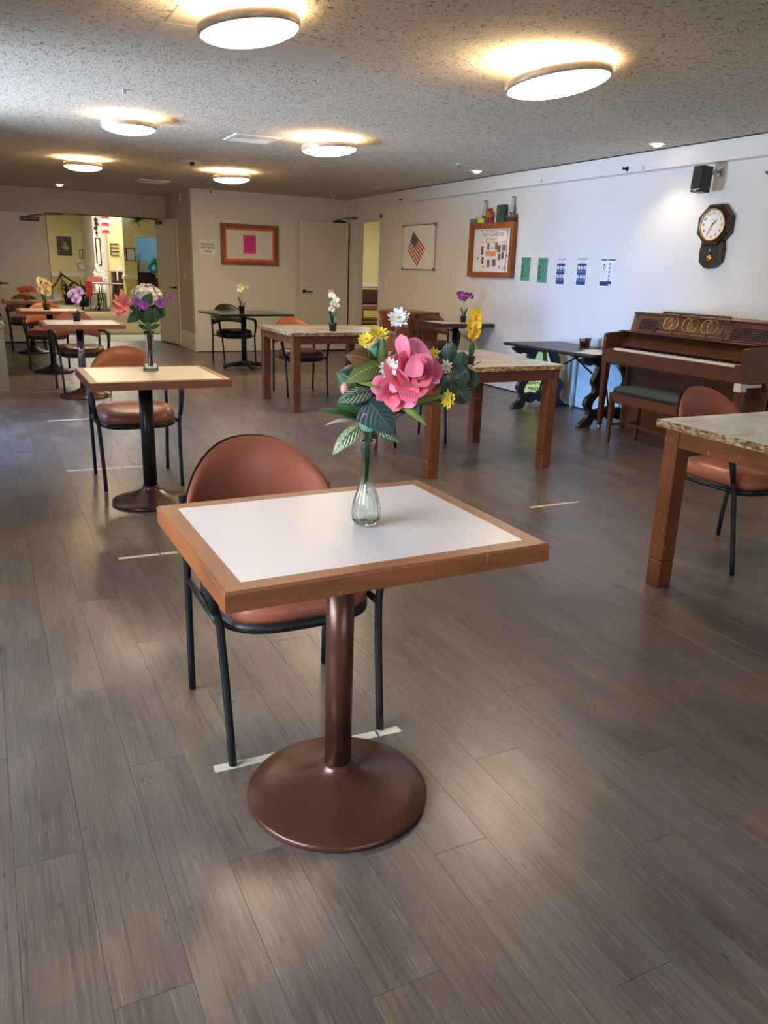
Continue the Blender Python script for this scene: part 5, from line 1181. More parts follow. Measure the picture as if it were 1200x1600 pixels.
def flop(x0, z0, x1, z1, w_, mat, y0=-30, y1=-44, n=(0, -1, .3), curl=.2):
    mb = MB(); leaf(mb, b(x0, z0, y0), b(x1, z1, y1), w_ * .0015, n, curl, -.15, 'petal', 10, 10, .012); mb.build('petal', mat, B)
flop(62, 108, 60, 66, 40, 'rose', y0=-34, y1=-48, n=(-.1, -1, .2)); flop(58, 118, 44, 162, 28, 'rose_light', y0=-26, y1=-30, n=(-.2, -1, .1)); flop(76, 110, 104, 97, 22, 'rose_light', y0=-40, y1=-48, n=(.1, -.5, 1), curl=-.1)
flop(66, 138, 64, 104, 36, 'rose_light', y0=-56, y1=-60, n=(0, -1, .6), curl=.18); flop(52, 104, 34, 80, 22, 'rose_light', y0=-34, y1=-46, n=(-.4, -1, .3))
flop(-6, 58, -12, 40, 12, 'rose', y0=-20, y1=-26); flop(-8, 50, -4, 36, 8, 'rose_light', y0=-26, y1=-30)
# bud, lily
MB().sphere(b(-36, 80, -18), (.0105, .0105, .0145), 12, 8).build('bud', 'blush', B)
for (x0, z0, x1, z1, w_) in ((4, 126, 2, 160, 20), (4, 126, -12, 152, 16), (6, 124, 18, 154, 18), (2, 128, 24, 148, 14)):
    mb = MB(); leaf(mb, b(x0, z0, 14), b(x1, z1, 20), w_ * .0015, (0, -1, .3), .12, -.1, 'petal', 5, 7); mb.build('petal', 'cream', B)
def daisy(x, z, y, rad, mat, ax, n=15, eye='flower_eye', stem=True, nm='daisy'):
    c = b(x, z, y); mb = MB(); bloom(mb, c, ax, rad * .0015, n, rad * .0015 * .42, .16, 'blade', 0, .12); bloom(mb, c + Vector(ax).normalized() * .0015, ax, rad * .0011, n - 3, rad * .0015 * .36, .35, 'blade', .3, .15)
    o = mb.build(nm, mat, B); MB().sphere(c + Vector(ax).normalized() * .002, (.0036, .0036, .0030), 10, 6).build('flower_centre', eye, o)
    if stem: MB().tube(bez(b(14 + x * .1, 70, -4), c, (.004 * (1 if x > 0 else -1), 0, 0)), .0011, 6).build('stem', 'stem', B)
daisy(-6, 151, -6, 15, 'yellow_petal', (-.3, -.7, .65)); daisy(13, 160, -4, 16, 'yellow_petal', (.1, -.6, .8)); daisy(41, 183, 0, 17, 'white_petal', (-.15, -.75, .5)); daisy(47, 180, 8, 14, 'cream', (.8, -.2, .4), stem=False)
daisy(31, 115, -44, 17, 'white_petal', (-.1, -1, .15)); daisy(120, 70, -24, 15, 'yellow_petal', (-.75, -.65, .1), 12, stem=False); daisy(116, 116, -6, 11, 'cream', (-.4, -.9, .2), 8, stem=False); daisy(96, 132, 10, 10, 'yellow_petal', (.2, -1, .4), 9, stem=False); daisy(-12, 124, 0, 12, 'white_petal', (-.6, -.3, .9), 9)
MB().tube([b(138, 104, 8), b(156, 116, 6), b(169, 125, 4)], [.0012, .001, .0006], 5).build('twig', 'stem_brown', B); MB().tube([b(138, 66, 0), b(156, 70, -2), b(172, 70, -4)], [.001, .001, .0005], 5).build('twig', 'stem_brown', B)

# hydrangea vase on the second table
VX2, VY2 = .815, 4.56
o = MB().lathe([(0, .001), (.036, .001), (.042, .004), (.040, .014), (.031, .045), (.022, .085), (.0185, .11), (.019, .15), (.0235, .20), (.028, .218), (.0258, .218), (.021, .198), (.0168, .15), (.0163, .11), (.0195, .085), (.028, .045), (.036, .016), (.03, .008), (0, .008)], 48, flute=4, amp=.05).build('flower_vase', 'glass')
o.location = (VX2, VY2, .7555); tag(o, 'flared clear glass vase on the cream-topped table', 'vase')
H = thing('flower_bouquet', 'artificial bouquet of white hydrangea, violet asters and coral lily on the cream-topped table', 'bouquet', (VX2, VY2, .972), radians(-10))
s_ = .00395   # metres for one photograph-sized unit at this table
def h_(x, z, y=0): return Vector((x * s_, y * s_, z * s_))
rr = random.Random(11); mb = MB(); hc = h_(-.5, 47, 0)
core = MB().sphere(hc, (.066, .06, .052), 16, 10).build('hydrangea_head', 'hydrangea', H)
for k in range(115):
    z = rr.uniform(-.55, 1); a_ = rr.uniform(0, 2 * pi); q = sqrt(1 - z * z); d = Vector((q * cos(a_), q * sin(a_), z)); c = hc + Vector((d.x * .076, d.y * .068, d.z * .062)) * rr.uniform(.92, 1.06)
    bloom(mb, c, d + Vector((rr.uniform(-.3, .3), rr.uniform(-.3, .3), rr.uniform(-.3, .3))), .0165, 4, .016, .2, 'round', a_, .15, rr)
mb.build('florets', 'hydrangea', core)['kind'] = 'stuff'
for (x, z, y, rad) in ((-15, 40, -16, 7), (-4, 36, -20, 8), (17, 39, -12, 7.5), (31, 46, -4, 5)):
    mb = MB(); c = h_(x, z, y); bloom(mb, c, (R.uniform(-.3, .3), -1, .3), rad * s_, 14, rad * s_ * .4, .2, 'blade', 0, .15); bloom(mb, c, (0, -1, .3), rad * s_ * .65, 10, rad * s_ * .3, .5, 'blade', 0, .2)
    a = mb.build('aster', 'violet_petal', H); MB().sphere(c + Vector((0, -.002, 0)), .005, 8, 6).build('flower_centre', 'purple_petal', a)
    MB().tube(bez(h_(x * .15, 6, -2), c, (0, 0, -.01)), .0014, 6).build('stem', 'stem', H)
mb = MB()
for (x0, z0, x1, z1, w_) in ((-30, 34, -33, 58, 13), (-30, 36, -46, 42, 12), (-31, 34, -50, 26, 15), (-32, 32, -40, 18, 13), (-30, 36, -20, 46, 11), (-31, 36, -24, 26, 10), (-34, 36, -42, 50, 10)):
    leaf(mb, h_(x0, z0, -8), h_(x1, z1, -14), w_ * s_, (0, -1, .3), .12, -.2, 'point', 5, 8)
mb.build('lily', 'coral_petal', H); MB().tube(bez(h_(-2, 2, 0), h_(-30, 33, -8), (0, 0, -.02)), .0018, 6).build('stem', 'stem_brown', H)
for (x0, z0, x1, z1, w_, y0, y1) in ((-8, 28, -28, 12, 14, -10, -14), (-8, 30, -24, 34, 14, -8, -12), (-4, 12, 4, 36, 12, -14, -18), (8, 12, 10, 34, 14, -14, -18), (-4, 36, 6, 52, 15, -18, -20), (14, 18, 22, 34, 12, -8, -8), (2, 4, 16, 10, 7, -4, -8), (-2, 4, -14, 9, 7, -4, -8), (-2, 14, -12, 26, 12, -6, -12), (0, 8, 6, 30, 13, 8, 6), (4, 10, -14, 22, 12, 8, 8), (2, 20, 18, 26, 12, 4, 4)):
    mb = MB(); leaf(mb, h_(x0, z0, y0), h_(x1, z1, y1), w_ * s_, (0, -1, .4), .1, .25, 'lance', 5, 8); mb.build('leaf', 'leaf', H)
mb = MB()
for k in range(9): a_ = k * .7; mb.tube([(.010 * cos(a_ + 1), .010 * sin(a_ + 1), .05), (.012 * cos(a_), .012 * sin(a_), 0), (.008 * cos(a_ + .8), .008 * sin(a_ + .8), -.12), (.012 * cos(a_ + 1.2), .012 * sin(a_ + 1.2), -.195)], .0026, 6)
mb.build('stem_bundle', 'stem', H)['kind'] = 'stuff'
mb = MB()
for k in range(12): mb.sphere(h_(24 + R.uniform(-3, 3), 52 + R.uniform(-8, 6), R.uniform(-4, 4)), .0035, 6, 4)
mb.tube([h_(14, 30, 0), h_(22, 46, 0), h_(26, 60, 0)], .001, 5).build('filler_sprig', 'leaf_olive', H)

# potted orchids
def orchid(name_label, x, y, z, h, petal, lip, n, rz=0, potr=.036, poth=.06, group='small potted artificial orchids', leaves=((.5, .11), (-.6, .08)), spread=.05, pr=.03, pot='pot_black', drop=.3, seed=1, leafw=.035):
    r = thing('potted_orchid', name_label, 'potted plant', (x, y, z), rz, group); rr = random.Random(seed)
    p = MB().lathe([(0, 0), (potr * .74, 0), (potr * .93, poth * .85), (potr * 1.06, poth * .86), (potr * 1.08, poth), (potr * .98, poth), (potr * .9, poth * .86), (0, poth * .86)], 24).build('pot', pot, r)
    MB().lathe([(0, poth * .90), (potr * .92, poth * .88)], 20).build('soil', 'soil', p)
    for dx, L in leaves:
        mb = MB(); leaf(mb, (dx * .01, 0, poth * .85), (dx * .05, -.012, poth + L), leafw, (-dx, -1, .2), .12, .2, 'round', 5, 8); mb.build('leaf', 'leaf', r)
    st = [(0, 0, poth * .8), (.004, 0, h * .45), (-.004, -.003, h * .75), (-.012, -.008, h * .94), (-.03, -.02, h)]
    MB().tube(st, .0018, 6).build('stem', 'stem', r); MB().tube([(.008, .004, poth * .8), (.012, .002, h * .6), (.004, -.004, h * .86)], .0014, 6).build('stem', 'stem', r)
    for k in range(n):
        t_ = k / max(1, n - 1); c = Vector((rr.uniform(-1, 1) * spread * (1 - .2 * t_), -.012 + rr.uniform(-.02, .02), h * (1 - drop * t_) + rr.uniform(-.01, .012))); ax = (rr.uniform(-.5, .5), -1, rr.uniform(-.2, .4))
        mb = MB(); bloom(mb, c, ax, pr, 3, pr * .9, .15, 'round', pi / 2, .1, rr); bloom(mb, c - Vector((0, .002, 0)), ax, pr * 1.08, 2, pr * 1.3, .12, 'round', .1, .1, rr)
        f = mb.build('orchid_bloom', petal, r); mb = MB(); leaf(mb, c + Vector((0, -.003, 0)), c + Vector((0, -pr * .5, -pr * .4)), pr * .5, (0, -1, .2), .2, .5, 'petal', 4, 5); mb.sphere(c + Vector((0, -.004, .001)), .004, 8, 5); mb.build('lip', lip, f)
    for k in range(2): MB().sphere((-.035 - .012 * k, -.02, h + .012 + .006 * k), (.004, .004, .006), 8, 6).build('bud', petal, r)
    return r
TZ = .7553
orchid('lilac and white orchid in a black pot, third table of the left row', .844, 8.62, TZ, .30, 'orchid_petal', 'violet_petal', 6, -.2, .043, .075, leaves=((.5, .03),), spread=.045, pr=.045, seed=2)
orchid('pale yellow orchid with brown marks in a black pot, fourth table of the left row', .70, 10.50, TZ, .34, 'yellow_pale', 'stem_brown', 7, -.2, .045, .075, leaves=((-.9, .13),), spread=.05, pr=.055, seed=3, drop=.35, leafw=.05)
orchid('white orchid on two thin stems in a black pot, on the black-topped table', 3.02, 10.25, .7503, .35, 'cream', 'yellow_petal', 4, -.3, .040, .09, leaves=((-.9, .12), (1.2, .05)), spread=.06, pr=.04, seed=4, drop=.15, leafw=.03)
orchid('white and peach orchid in a navy pot, on the stone-topped table nearest the back wall', 3.05, 7.27, .7533, .365, 'cream', 'coral_petal', 7, -.3, .042, .075, leaves=((.7, .115), (-.8, .13)), spread=.035, pr=.032, seed=8, drop=.4, leafw=.038)
orchid('bright yellow orchid in a black pot with one upright leaf, on the stone-topped table', 2.945, 4.60, .7423 + .0, .335, 'yellow_petal', 'orange_petal', 9, -.3, .033, .055, leaves=((0.05, .10),), spread=.036, pr=.038, seed=6, drop=.45, leafw=.042)
orchid('purple and blush orchid in a black pot, on the small table by the right wall', 5.30, 8.50, TZ, .33, 'purple_petal', 'white_petal', 9, -.4, .040, .075, leaves=((.9, .10), (-.9, .11)), spread=.10, pr=.042, seed=7, drop=.12, leafw=.03)
r = thing('potted_flower', 'orange flowers in a terracotta pot on the farthest left table', 'potted plant', (.607, 12.92, TZ), 0)
MB().lathe([(0, 0), (.035, 0), (.048, .07), (.052, .07), (.053, .085), (.046, .085), (.042, .07), (0, .07)], 20).build('pot', 'terracotta', r)
for k, (x, z) in enumerate(((-.09, .15), (-.03, .17), (.04, .155), (.09, .14), (0, .13), (-.06, .12), (.06, .18))):
    mb = MB(); bloom(mb, (x, -.02 + .01 * (k % 3), z), (x * 3, -.7, 1), .05, 7, .04, .2, 'petal', k, .2); f = mb.build('bloom', 'orange_petal', r); MB().tube([(0, 0, .06), (x * .6, 0, z * .8), (x, -.015, z)], .003, 6).build('stem', 'stem', r)

# ------------------------------------------------------------ the lobby seen through the double doorway
struct('lobby_floor', MB().box((-3, YD + .12, -.12), (14, 31, -.004)).box((5.7, 8, -.12), (14, YD + .12, -.004)), 'carpet_beige').name = 'floor'
struct('carpet', MB().box((-2, 16.05, -.004), (5.6, 16.35, .004)), 'carpet_dark').name = 'trim_8'
struct('carpet', MB().box((-2, 14.78, -.004), (5.6, 16.05, .0)), 'wall').name = 'trim_9'
struct('carpet', MB().box((-2, 16.35, -.004), (14, 23.5, .003)), 'carpet_olive').name = 'trim_10'
struct('carpet', MB().box((-2, 23.5, -.004), (5.9, 25.2, .003)), 'carpet_dark').name = 'trim_11'
struct('lobby_ceiling', MB().box((-3, YD + .12, 2.95), (14, 31, 3.05)).box((5.7, 8, 2.95), (14, YD + .12, 3.05)), 'white_paint').name = 'ceiling'
struct('wall_lobby_back', MB().box((-3, 29.6, .93), (3.55, 29.72, 2.95)), 'yellow_wall')
struct('wall_lobby_back', MB().box((-3, 29.6, 0), (3.55, 29.72, .80)), 'yellow_wall_low')
struct('trim_12', MB().box((-3, 29.57, .80), (3.55, 29.72, .93), .01).box((-3, 29.58, .0), (3.55, 29.6, .22), .005), 'white_paint')
struct('wall_lobby_left', MB().box((-1.2, YD + .12, 0), (-1.08, 29.6, 2.95)), 'yellow_wall')
struct('wall_column', MB().box((3.26, 26.6, 0), (3.66, 29.6, 2.95)), 'white_paint')
struct('wall_lobby_right', MB().box((3.60, 26.0, 0), (3.93, 26.5, 2.95)).box((3.93, 23.6, 0), (4.0, 26.5, 2.95)), 'yellow_wall')
struct('wall_pillar', MB().box((3.60, 23.2, .98), (3.90, 23.6, 2.95)).box((3.90, 23.2, 2.02), (7.0, 23.5, 2.95)), 'yellow_wall')
struct('wall_pillar', MB().box((3.60, 23.2, 0.0), (3.90, 23.6, .89)), 'yellow_wall_low')
struct('trim_13', MB().box((3.57, 23.17, .89), (3.93, 23.6, .99), .01).box((3.59, 23.19, .0), (3.91, 23.2, .10)).box((3.90, 23.17, 1.97), (7.0, 23.22, 2.03), .005).box((3.90, 23.18, 1.0), (3.93, 23.5, 2.0)), 'white_paint')
struct('wall_office', MB().box((4.0, 26.4, 0), (8.0, 26.5, 2.95)), 'blue_wall')
struct('wall_hall', MB().box((6.2, 20.2, .97), (14, 20.32, 2.95)), 'yellow_wall'); struct('wall_hall', MB().box((6.2, 20.2, 0), (14, 20.32, .89)), 'yellow_wall_low')
struct('trim_14', MB().box((6.2, 20.17, .89), (14, 20.32, .97), .01), 'white_paint')
struct('wall_hall_right', MB().box((14, 8, 0), (14.1, 31, 2.95)), 'yellow_wall')
struct('wall_lobby_end', MB().box((5.7, 7.9, 0), (14.1, 8.0, 2.95)).box((-3, 30.9, 0), (14.1, 31, 2.95)), 'yellow_wall')
# picture on the lobby's back wall
r = thing('framed_picture', 'framed flower picture on the yellow lobby wall', 'picture', (2.69, 29.6, 1.78)); frame_parts(r, .46, .60, .045, .03, ('dark_wood', 'dark_wood'))
MB().box((-.19, -.012, -.26), (.19, -.006, .26)).build('mat_board', 'fern', r)
mb = MB()
for (x, z, q) in ((.02, .08, .05), (.06, 0, .05), (-.03, -.03, .045), (.04, -.10, .05), (.09, -.06, .03)): bloom(mb, (x, -.014, z), (0, -1, 0), q, 6, .05, .05)
mb.build('painted_flowers', 'cream', r); mb = MB(); bloom(mb, (-.05, -.014, .09), (0, -1, 0), .06, 7, .06, .05); mb.build('painted_flower', 'red', r)
def lobbyframe(label, x, y, z, w_, h_, fm='dark_wood', pm_='paper', bw=.02):
    r = thing('framed_notice', label, 'picture', (x, y, z)); frame_parts(r, w_, h_, bw, .02, (fm, fm)); MB().box((-w_ / 2 + bw, -.01, -h_ / 2 + bw), (w_ / 2 - bw, -.005, h_ / 2 - bw)).build('sheet', pm_, r)
lobbyframe('black-framed white notice on the yellow pillar, nearest the blue office', 3.775, 23.2, 1.535, .235, .335, 'iron'); lobbyframe('narrow framed notice at the left edge of the yellow pillar', 3.635, 23.2, 1.535, .05, .31, 'iron', 'paper', .012)
lobbyframe('tall narrow framed mirror on the white column', 3.38, 26.6, 1.61, .15, .80, 'iron', 'cream_face', .028); lobbyframe('small framed notice on the yellow lobby wall left of the white column', 3.2, 29.6, 1.55, .10, .3, 'iron', 'yellow_wall')
lobbyframe('small grey framed picture low on the lobby wall behind the fern', 3.20, 29.6, 1.14, .26, .24, 'grey_print')
r = thing('wall_rack', 'black letter rack on the yellow lobby wall left of the framed notice', 'rack', (3.765, 26.0, 1.69)); MB().box((-.12, -.03, -.17), (-.10, 0, .17)).build('side_bar', 'iron', r)
for z in (-.16, -.06, .05, .16): MB().box((-.12, -.06, z - .01), (.12, 0, z + .01), .002).build('shelf_bar', 'iron', r)
r = thing('hanging_ornament', 'dark metal wall ornament high on the white column', 'ornament', (3.36, 26.58, 2.35))
for (x, z, q) in ((0, .18, .05), (.01, .06, .055), (-.02, -.06, .05), (0, -.2, .03)): mb = MB(); bloom(mb, (x, -.02, z), (0, -1, 0), q * 1.3, 6, .05, .2, 'point'); mb.build('leaf_cluster', 'iron', r)
MB().tube([(0, -.01, .25), (.01, -.01, 0), (0, -.01, -.32)], .012, 6).build('stalk', 'iron', r)
r = thing('hanging_flag', 'American flag hanging in the lobby, red and white stripes', 'flag', (3.47, 25.4, 2.58))
for k in range(9):
    mm = MB(); mm.grid(6, 2, lambda u, v: (-.10 + .20 * u + .01 * (8 - k) * .3, .03 * sin(u * 6 + k * .4), .42 - .10 * (k + v) + .02 * sin(u * 3))); mm.build('stripe', 'red' if k % 2 == 0 else 'white', r)
MB().tube([(-.14, 0, .45), (.3, .2, .6)], .012, 8).build('pole', 'gold', r)
r = thing('rope_stanchion', 'brass stanchion with a dark red rope, before the lobby wall', 'stanchion', (2.46, 29.0, 0)); MB().lathe([(0, 0), (.16, 0), (.15, .02), (.03, .05), (.025, .06), (.025, .90), (.045, .92), (.04, .97), (0, 1.0)], 20).build('post', 'gold', r)
MB().tube([(0, 0, .90), (-.15, 0, .62), (-.35, 0, .40), (-.5, 0, .38), (-.65, 0, .5), (-.9, 0, .92)], .028, 8).build('rope', 'velvet', r); MB().tube([(0, 0, .90), (.25, -.1, .72), (.5, -.3, .55), (.7, -.5, .5)], .028, 8).build('rope', 'velvet', r)
def fern(label, x, y, s, seed, z0=0):
    r = thing('potted_fern', label, 'potted plant', (x, y, z0)); rr = random.Random(seed); MB().lathe([(0, 0), (.13, 0), (.17, .32), (.15, .32), (.14, .28), (0, .28)], 18).build('pot', 'iron', r)
    for k in range(26):
        a_ = rr.uniform(0, 2 * pi); L = rr.uniform(.35, .6) * s; hh = rr.uniform(.1, .6) * s; mb = MB()
        leaf(mb, (.04 * cos(a_), .04 * sin(a_), .28), (L * cos(a_), L * sin(a_), .3 + hh), .075, (0, 0, 1), .3, .2, 'blade', 2, 8, .01); mb.build('frond', 'fern', r)
fern('tall dark green potted fern behind the lobby table', 2.80, 26.15, .85, 1); fern('low spreading potted fern left of the tall one', 2.50, 27.3, .85, 2)
# lobby table, chairs, counter
r = thing('folding_table', 'grey folding table with curved steel legs in the lobby', 'table', (3.27, 24.35, 0)); MB().box((-.42, -.35, .72), (.42, .35, .75), .008).build('tabletop', 'grey_plastic', r)
for s in (-1, 1):
    for q in (-1, 1): MB().tube([(s * .2, q * .22, .72), (s * .19, q * .22, .35), (s * .24, q * .22, .2), (s * .36, q * .24, 0)], .013, 8).build('leg', 'iron', r)
    MB().tube([(s * .2, -.22, .3), (s * .2, .22, .3)], .01, 6).build('stretcher', 'iron', r)
o = MB().box((-.1, -.15, 0), (.13, .15, .004), .001).build('paper_stack', 'white'); o.location = (3.0, 24.3, .7505); tag(o, 'white papers on the lobby folding table', 'paper')
def lobbychair(label, x, y, rz):
    r = thing('side_chair', label, 'chair', (x, y, 0), rz, 'dark metal chairs in the lobby'); MB().box((-.22, -.22, .44), (.22, .22, .48), .02).build('seat', 'vinyl', r)
    mb = MB(); mb.grid(8, 4, lambda u, v: (-.22 + .44 * u, .22 + .05 * v - .04 * (2 * u - 1) ** 2, .66 + .22 * v + .03 * (1 - (2 * u - 1) ** 2))); mb.build('backrest', 'vinyl', r)
    for s in (-1, 1): MB().tube([(s * .21, -.2, 0), (s * .2, -.19, .44)], .013, 6).build('leg', 'iron', r); MB().tube([(s * .21, .24, 0), (s * .2, .2, .44), (s * .21, .24, .85)], .013, 6).build('leg', 'iron', r)
lobbychair('brown-seated metal chair with a red cloth over its back, left of the lobby table', 2.80, 24.3, radians(80)); lobbychair('brown-backed chair behind the lobby table', 3.06, 25.1, 0)
o = MB().grid(6, 8, lambda u, v: (-.09 + .18 * u, .02 * sin(u * 5), .40 * v)).grid(6, 8, lambda u, v: (.09 - .18 * u, .012 + .02 * sin(u * 5), .40 * v)).build('red_cloth', 'red_cloth'); o.location = (2.735, 24.04, .385); tag(o, 'red cloth hanging over the left lobby chair', 'cloth')
r = thing('check_in_stand', 'dark wooden stand with a grey top in the lobby, beside the folding table', 'stand', (3.66, 25.1, 0)); MB().box((-.15, -.2, 0), (.16, .2, 1.05), .005).build('body', 'dark_wood', r); MB().box((-.2, -.24, 1.05), (.2, .22, 1.085), .005).build('top', 'grey_plastic', r)
r = thing('label_printer', 'white receipt printer with a paper strip on the lobby stand', 'printer', (3.74, 24.97, 1.0855)); MB().prism([(-.08, 0), (.08, 0), (.09, .06), (.04, .12), (-.03, .12), (-.08, .04)][::-1], -.09, .09).build('housing', 'white_paint', r); MB().box((-.13, -.155, -.28), (-.09, -.15, .02)).box((-.13, -.155, .02), (-.09, -.08, .025)).build('paper_strip', 'paper', r)
o = MB().box((-.012, -.012, 0), (.012, .012, .46), .003).build('orange_stick', 'orange'); o.location = (3.40, 24.9, .0); o.location.z = .0; tag(o, 'orange upright stick between the lobby table and the stand', 'stick'); o.scale = (1, 1, 2.7)
# white figurine plant behind the lobby table
r = thing('white_flower_plant', 'white flowering plant behind the lobby table', 'plant', (3.28, 25.75, 0)); MB().lathe([(0, 0), (.14, 0), (.17, .7), (.15, .7), (0, .68)], 18).build('pot', 'white_paint', r); rr = random.Random(5)
mb = MB()
for k in range(30): bloom(mb, (rr.uniform(-.16, .16), rr.uniform(-.1, .1), .72 + rr.uniform(0, .35)), (rr.uniform(-1, 1), -1, rr.uniform(-.5, 1)), .05, 5, .05)
bloom(mb, (-.08, 0, 1.22), (0, -1, .5), .05, 5); mb.tube([(-.02, 0, .7), (-.05, 0, 1.0), (-.08, 0, 1.22)], .01, 6); mb.build('blossoms', 'white_petal', r)['kind'] = 'stuff'
r = thing('hanging_plant', 'light green hanging plant above the blue office opening', 'plant', (4.0, 23.1, 2.30)); rr = random.Random(9)
for k in range(22):
    a_ = rr.uniform(-.6, pi + .6); L = rr.uniform(.2, .42); mb = MB(); leaf(mb, (0, 0, .1), (L * cos(a_), -.05, .1 - L * abs(sin(a_)) * rr.uniform(-.6, 1.2)), .03, (0, -1, .5), .15, .2, 'blade', 2, 6); mb.build('leaf', 'leaf_lime', r)
MB().lathe([(0, 0), (.07, .01), (.09, .12), (0, .12)], 14, T_(0, 0, .1)).build('pot', 'fern', r)
r = thing('reception_counter', 'dark wooden reception counter before the blue office wall', 'counter', (4.75, 23.6, 0)); MB().box((-.735, 0, 0), (.85, .10, 1.03)).build('front', 'dark_wood', r); MB().box((-.74, -.06, 1.03), (.9, .35, 1.08), .006).build('worktop', 'dark_wood', r)
for x in (-.48, .05): MB().box((x - .22, -.008, .15), (x + .26, .0, .9), .003).build('panel', 'dark_wood', r)
r = thing('desk_monitor', 'white notice in a stand on the reception counter', 'notice', (4.17, 23.72, 1.0805)); MB().box((-.14, -.01, 0), (.13, .01, .31), .004).build('sheet', 'paper', r); MB().box((-.15, .01, 0), (.14, .03, .32), .004).build('backing', 'grey_print', r)
o = MB().box((-.07, -.05, 0), (.07, .05, .05), .004).build('small_box', 'red_cloth'); o.location = (4.25, 22.9, .0); tag(o, 'small red box on the lobby floor by the counter', 'box')
o.location = (4.5, 23.60, 1.0805)
r = thing('bare_branches', 'thin dark branches standing beside the office opening', 'plant', (4.00, 23.50, 1.0805))
for k in range(4): MB().tube([(0, 0, 0), (.02 * (k - 1.5), 0, .2), (.05 * (k - 1.5) + .02, -.02, .42 + .03 * k)], .006, 5).build('branch', 'iron', r)
# dark cabinet seen through the narrow doorway
r = thing('hall_bench', 'dark upholstered bench in the yellow hall beyond the narrow doorway', 'bench', (9.3, 18.8, 0)); MB().box((-.8, -.3, .36), (.8, .3, .50), .03).build('seat', 'vinyl_dark', r); MB().box((-.8, .22, .5), (.8, .34, .86), .03).build('backrest', 'dark_wood', r); MB().box((-.8, -.28, .10), (.8, .3, .16), .005).build('stretcher', 'dark_wood', r)
for s in (-1, 1):
    for q in (-1, 1): MB().cb((s * .75, q * .26, .19), (.08, .08, .38), .005).build('leg', 'dark_wood', r)
MB().box((-.86, -.3, 0), (-.80, .34, .62), .01).box((.80, -.3, 0), (.86, .34, .62), .01).build('armrest', 'dark_wood', r)

# ------------------------------------------------------------ person at the counter, mostly hidden by the door leaf
P = thing('person', 'person in a teal top with hand on hip at the reception counter, half hidden', 'person', (4.50, 22.85, 0), radians(10))
def skin_body(name, verts, edges, radii, mat, parent, sub=1):
    me = bpy.data.meshes.new(name); me.from_pydata(verts, edges, []); o = bpy.data.objects.new(name, me); col.objects.link(o)
    md = o.modifiers.new('s', 'SKIN'); md.use_smooth_shade = True
    for i, q in enumerate(radii): me.skin_vertices[0].data[i].radius = (q if isinstance(q, tuple) else (q, q))
    me.skin_vertices[0].data[0].use_root = True
    sd = o.modifiers.new('d', 'SUBSURF'); sd.levels = sd.render_levels = sub
    dg = bpy.context.evaluated_depsgraph_get(); m2 = bpy.data.meshes.new_from_object(o.evaluated_get(dg)); bpy.data.objects.remove(o)
    m2.materials.clear(); m2.materials.append(M[mat]); m2.name = name
    n_ = bpy.data.objects.new(name, m2); col.objects.link(n_); n_.parent = parent; return n_
V = [(0, 0, .98), (0, .0, 1.12), (0, 0, 1.28), (0, 0, 1.42), (0, .0, 1.50), (0, 0, 1.56), (0, -.005, 1.64), (0, 0, 1.72),
     (-.18, 0, 1.41), (-.34, .04, 1.20), (-.19, -.06, 1.05), (-.14, -.10, 1.04), (.18, 0, 1.41), (.24, -.02, 1.14), (.22, -.14, .95), (.22, -.18, .88),
     (-.09, 0, .90), (-.10, -.01, .50), (-.10, .02, .08), (-.10, -.14, .04), (.09, 0, .90), (.10, -.01, .50), (.10, .02, .08), (.10, -.14, .04)]
E_ = [(0, 1), (1, 2), (2, 3), (3, 4), (4, 5), (5, 6), (6, 7), (3, 8), (8, 9), (9, 10), (10, 11), (3, 12), (12, 13), (13, 14), (14, 15), (0, 16), (16, 17), (17, 18), (18, 19), (0, 20), (20, 21), (21, 22), (22, 23)]
rad = [(.15, .11), (.125, .10), (.15, .11), (.13, .09), (.05, .05), (.065, .075), (.08, .095), (.05, .06), .06, .042, .03, .025, .06, .042, .03, .025, .085, .062, .04, .035, .085, .062, .04, .035]
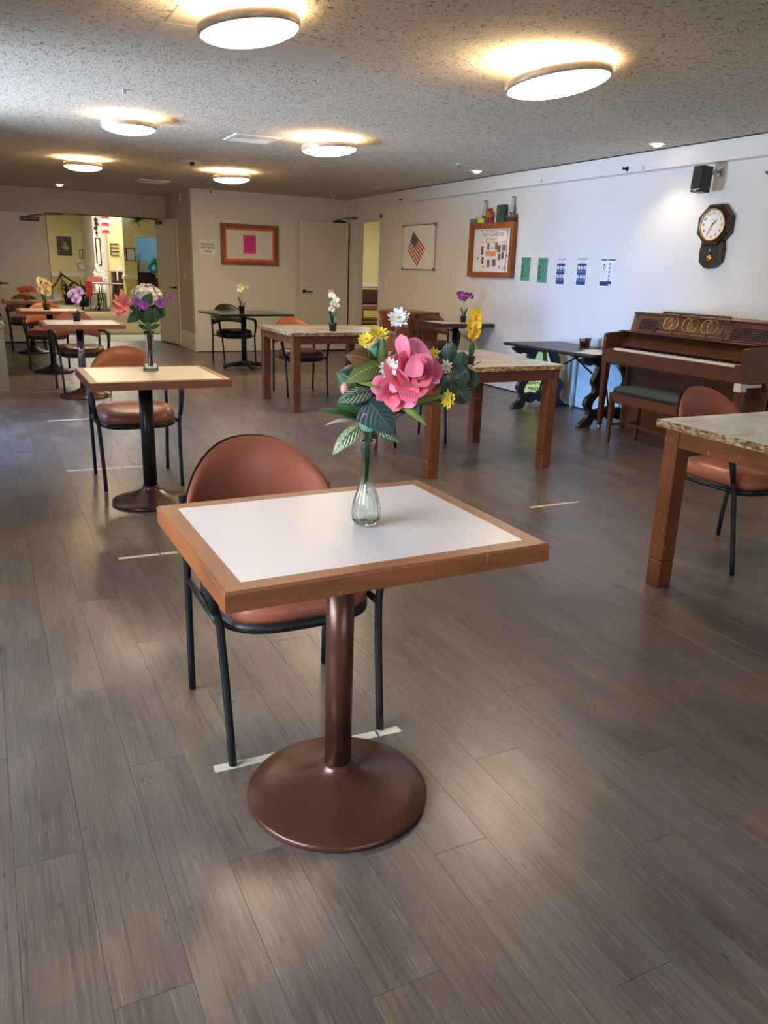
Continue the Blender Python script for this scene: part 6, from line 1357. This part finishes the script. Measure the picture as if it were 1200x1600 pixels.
skin_body('body', V, E_, rad, 'skin', P, 2)
skin_body('teal_top', [V[i] for i in (0, 1, 2, 3, 8, 9, 10, 12, 13, 14)], [(0, 1), (1, 2), (2, 3), (3, 4), (4, 5), (5, 6), (3, 7), (7, 8), (8, 9)], [(.165, .125), (.14, .115), (.165, .125), (.145, .105), .072, .054, .042, .072, .054, .042], 'teal_cloth', P, 2)
skin_body('trousers', [(0, 0, .96), (-.09, 0, .88), (-.10, -.01, .50), (-.10, .02, .09), (.09, 0, .88), (.10, -.01, .50), (.10, .02, .09)], [(0, 1), (1, 2), (2, 3), (0, 4), (4, 5), (5, 6)], [(.16, .12), .1, .075, .06, .1, .075, .06], 'black_cloth', P, 2)
MB().sphere((0, .02, 1.67), (.088, .10, .10), 16, 10).build('hair', 'hair', P)
for s in (-1, 1): MB().sphere((s * .03, -.092, 1.645), (.012, .006, .007), 8, 6).build('eye', 'black', P); MB().sphere((s * .082, .0, 1.635), (.012, .018, .028), 8, 6).build('ear', 'skin', P)
MB().sphere((0, -.103, 1.62), (.012, .018, .022), 8, 6).build('nose', 'skin', P); MB().sphere((0, -.093, 1.585), (.025, .006, .006), 8, 6).build('mouth', 'red_cloth', P)
for (hx, hy, hz, dx) in ((-.135, -.105, 1.035, 1), (.22, -.185, .87, 0)):
    for k in range(4):
        q = (k - 1.5) * .017
        pts = [(hx, hy + 0, hz + q), (hx + .04, hy - .02, hz + q - .01), (hx + .075 - abs(q) * .4, hy - .03, hz + q - .025)] if dx else [(hx + q, hy, hz), (hx + q, hy - .02, hz - .04), (hx + q, hy - .015, hz - .08 + abs(q) * .4)]
        MB().tube(pts, [.009, .008, .006], 8).build('finger', 'skin', P)
    MB().tube([(hx, hy, hz), (hx + .01, hy + .03, hz - .02), (hx + .02, hy + .04, hz - .045)], [.010, .009, .007], 8).build('thumb', 'skin', P)
for s in (-1, 1): MB().box((s * .10 - .045, -.17, 0), (s * .10 + .045, .08, .085), .03).build('shoe', 'black_cloth', P)
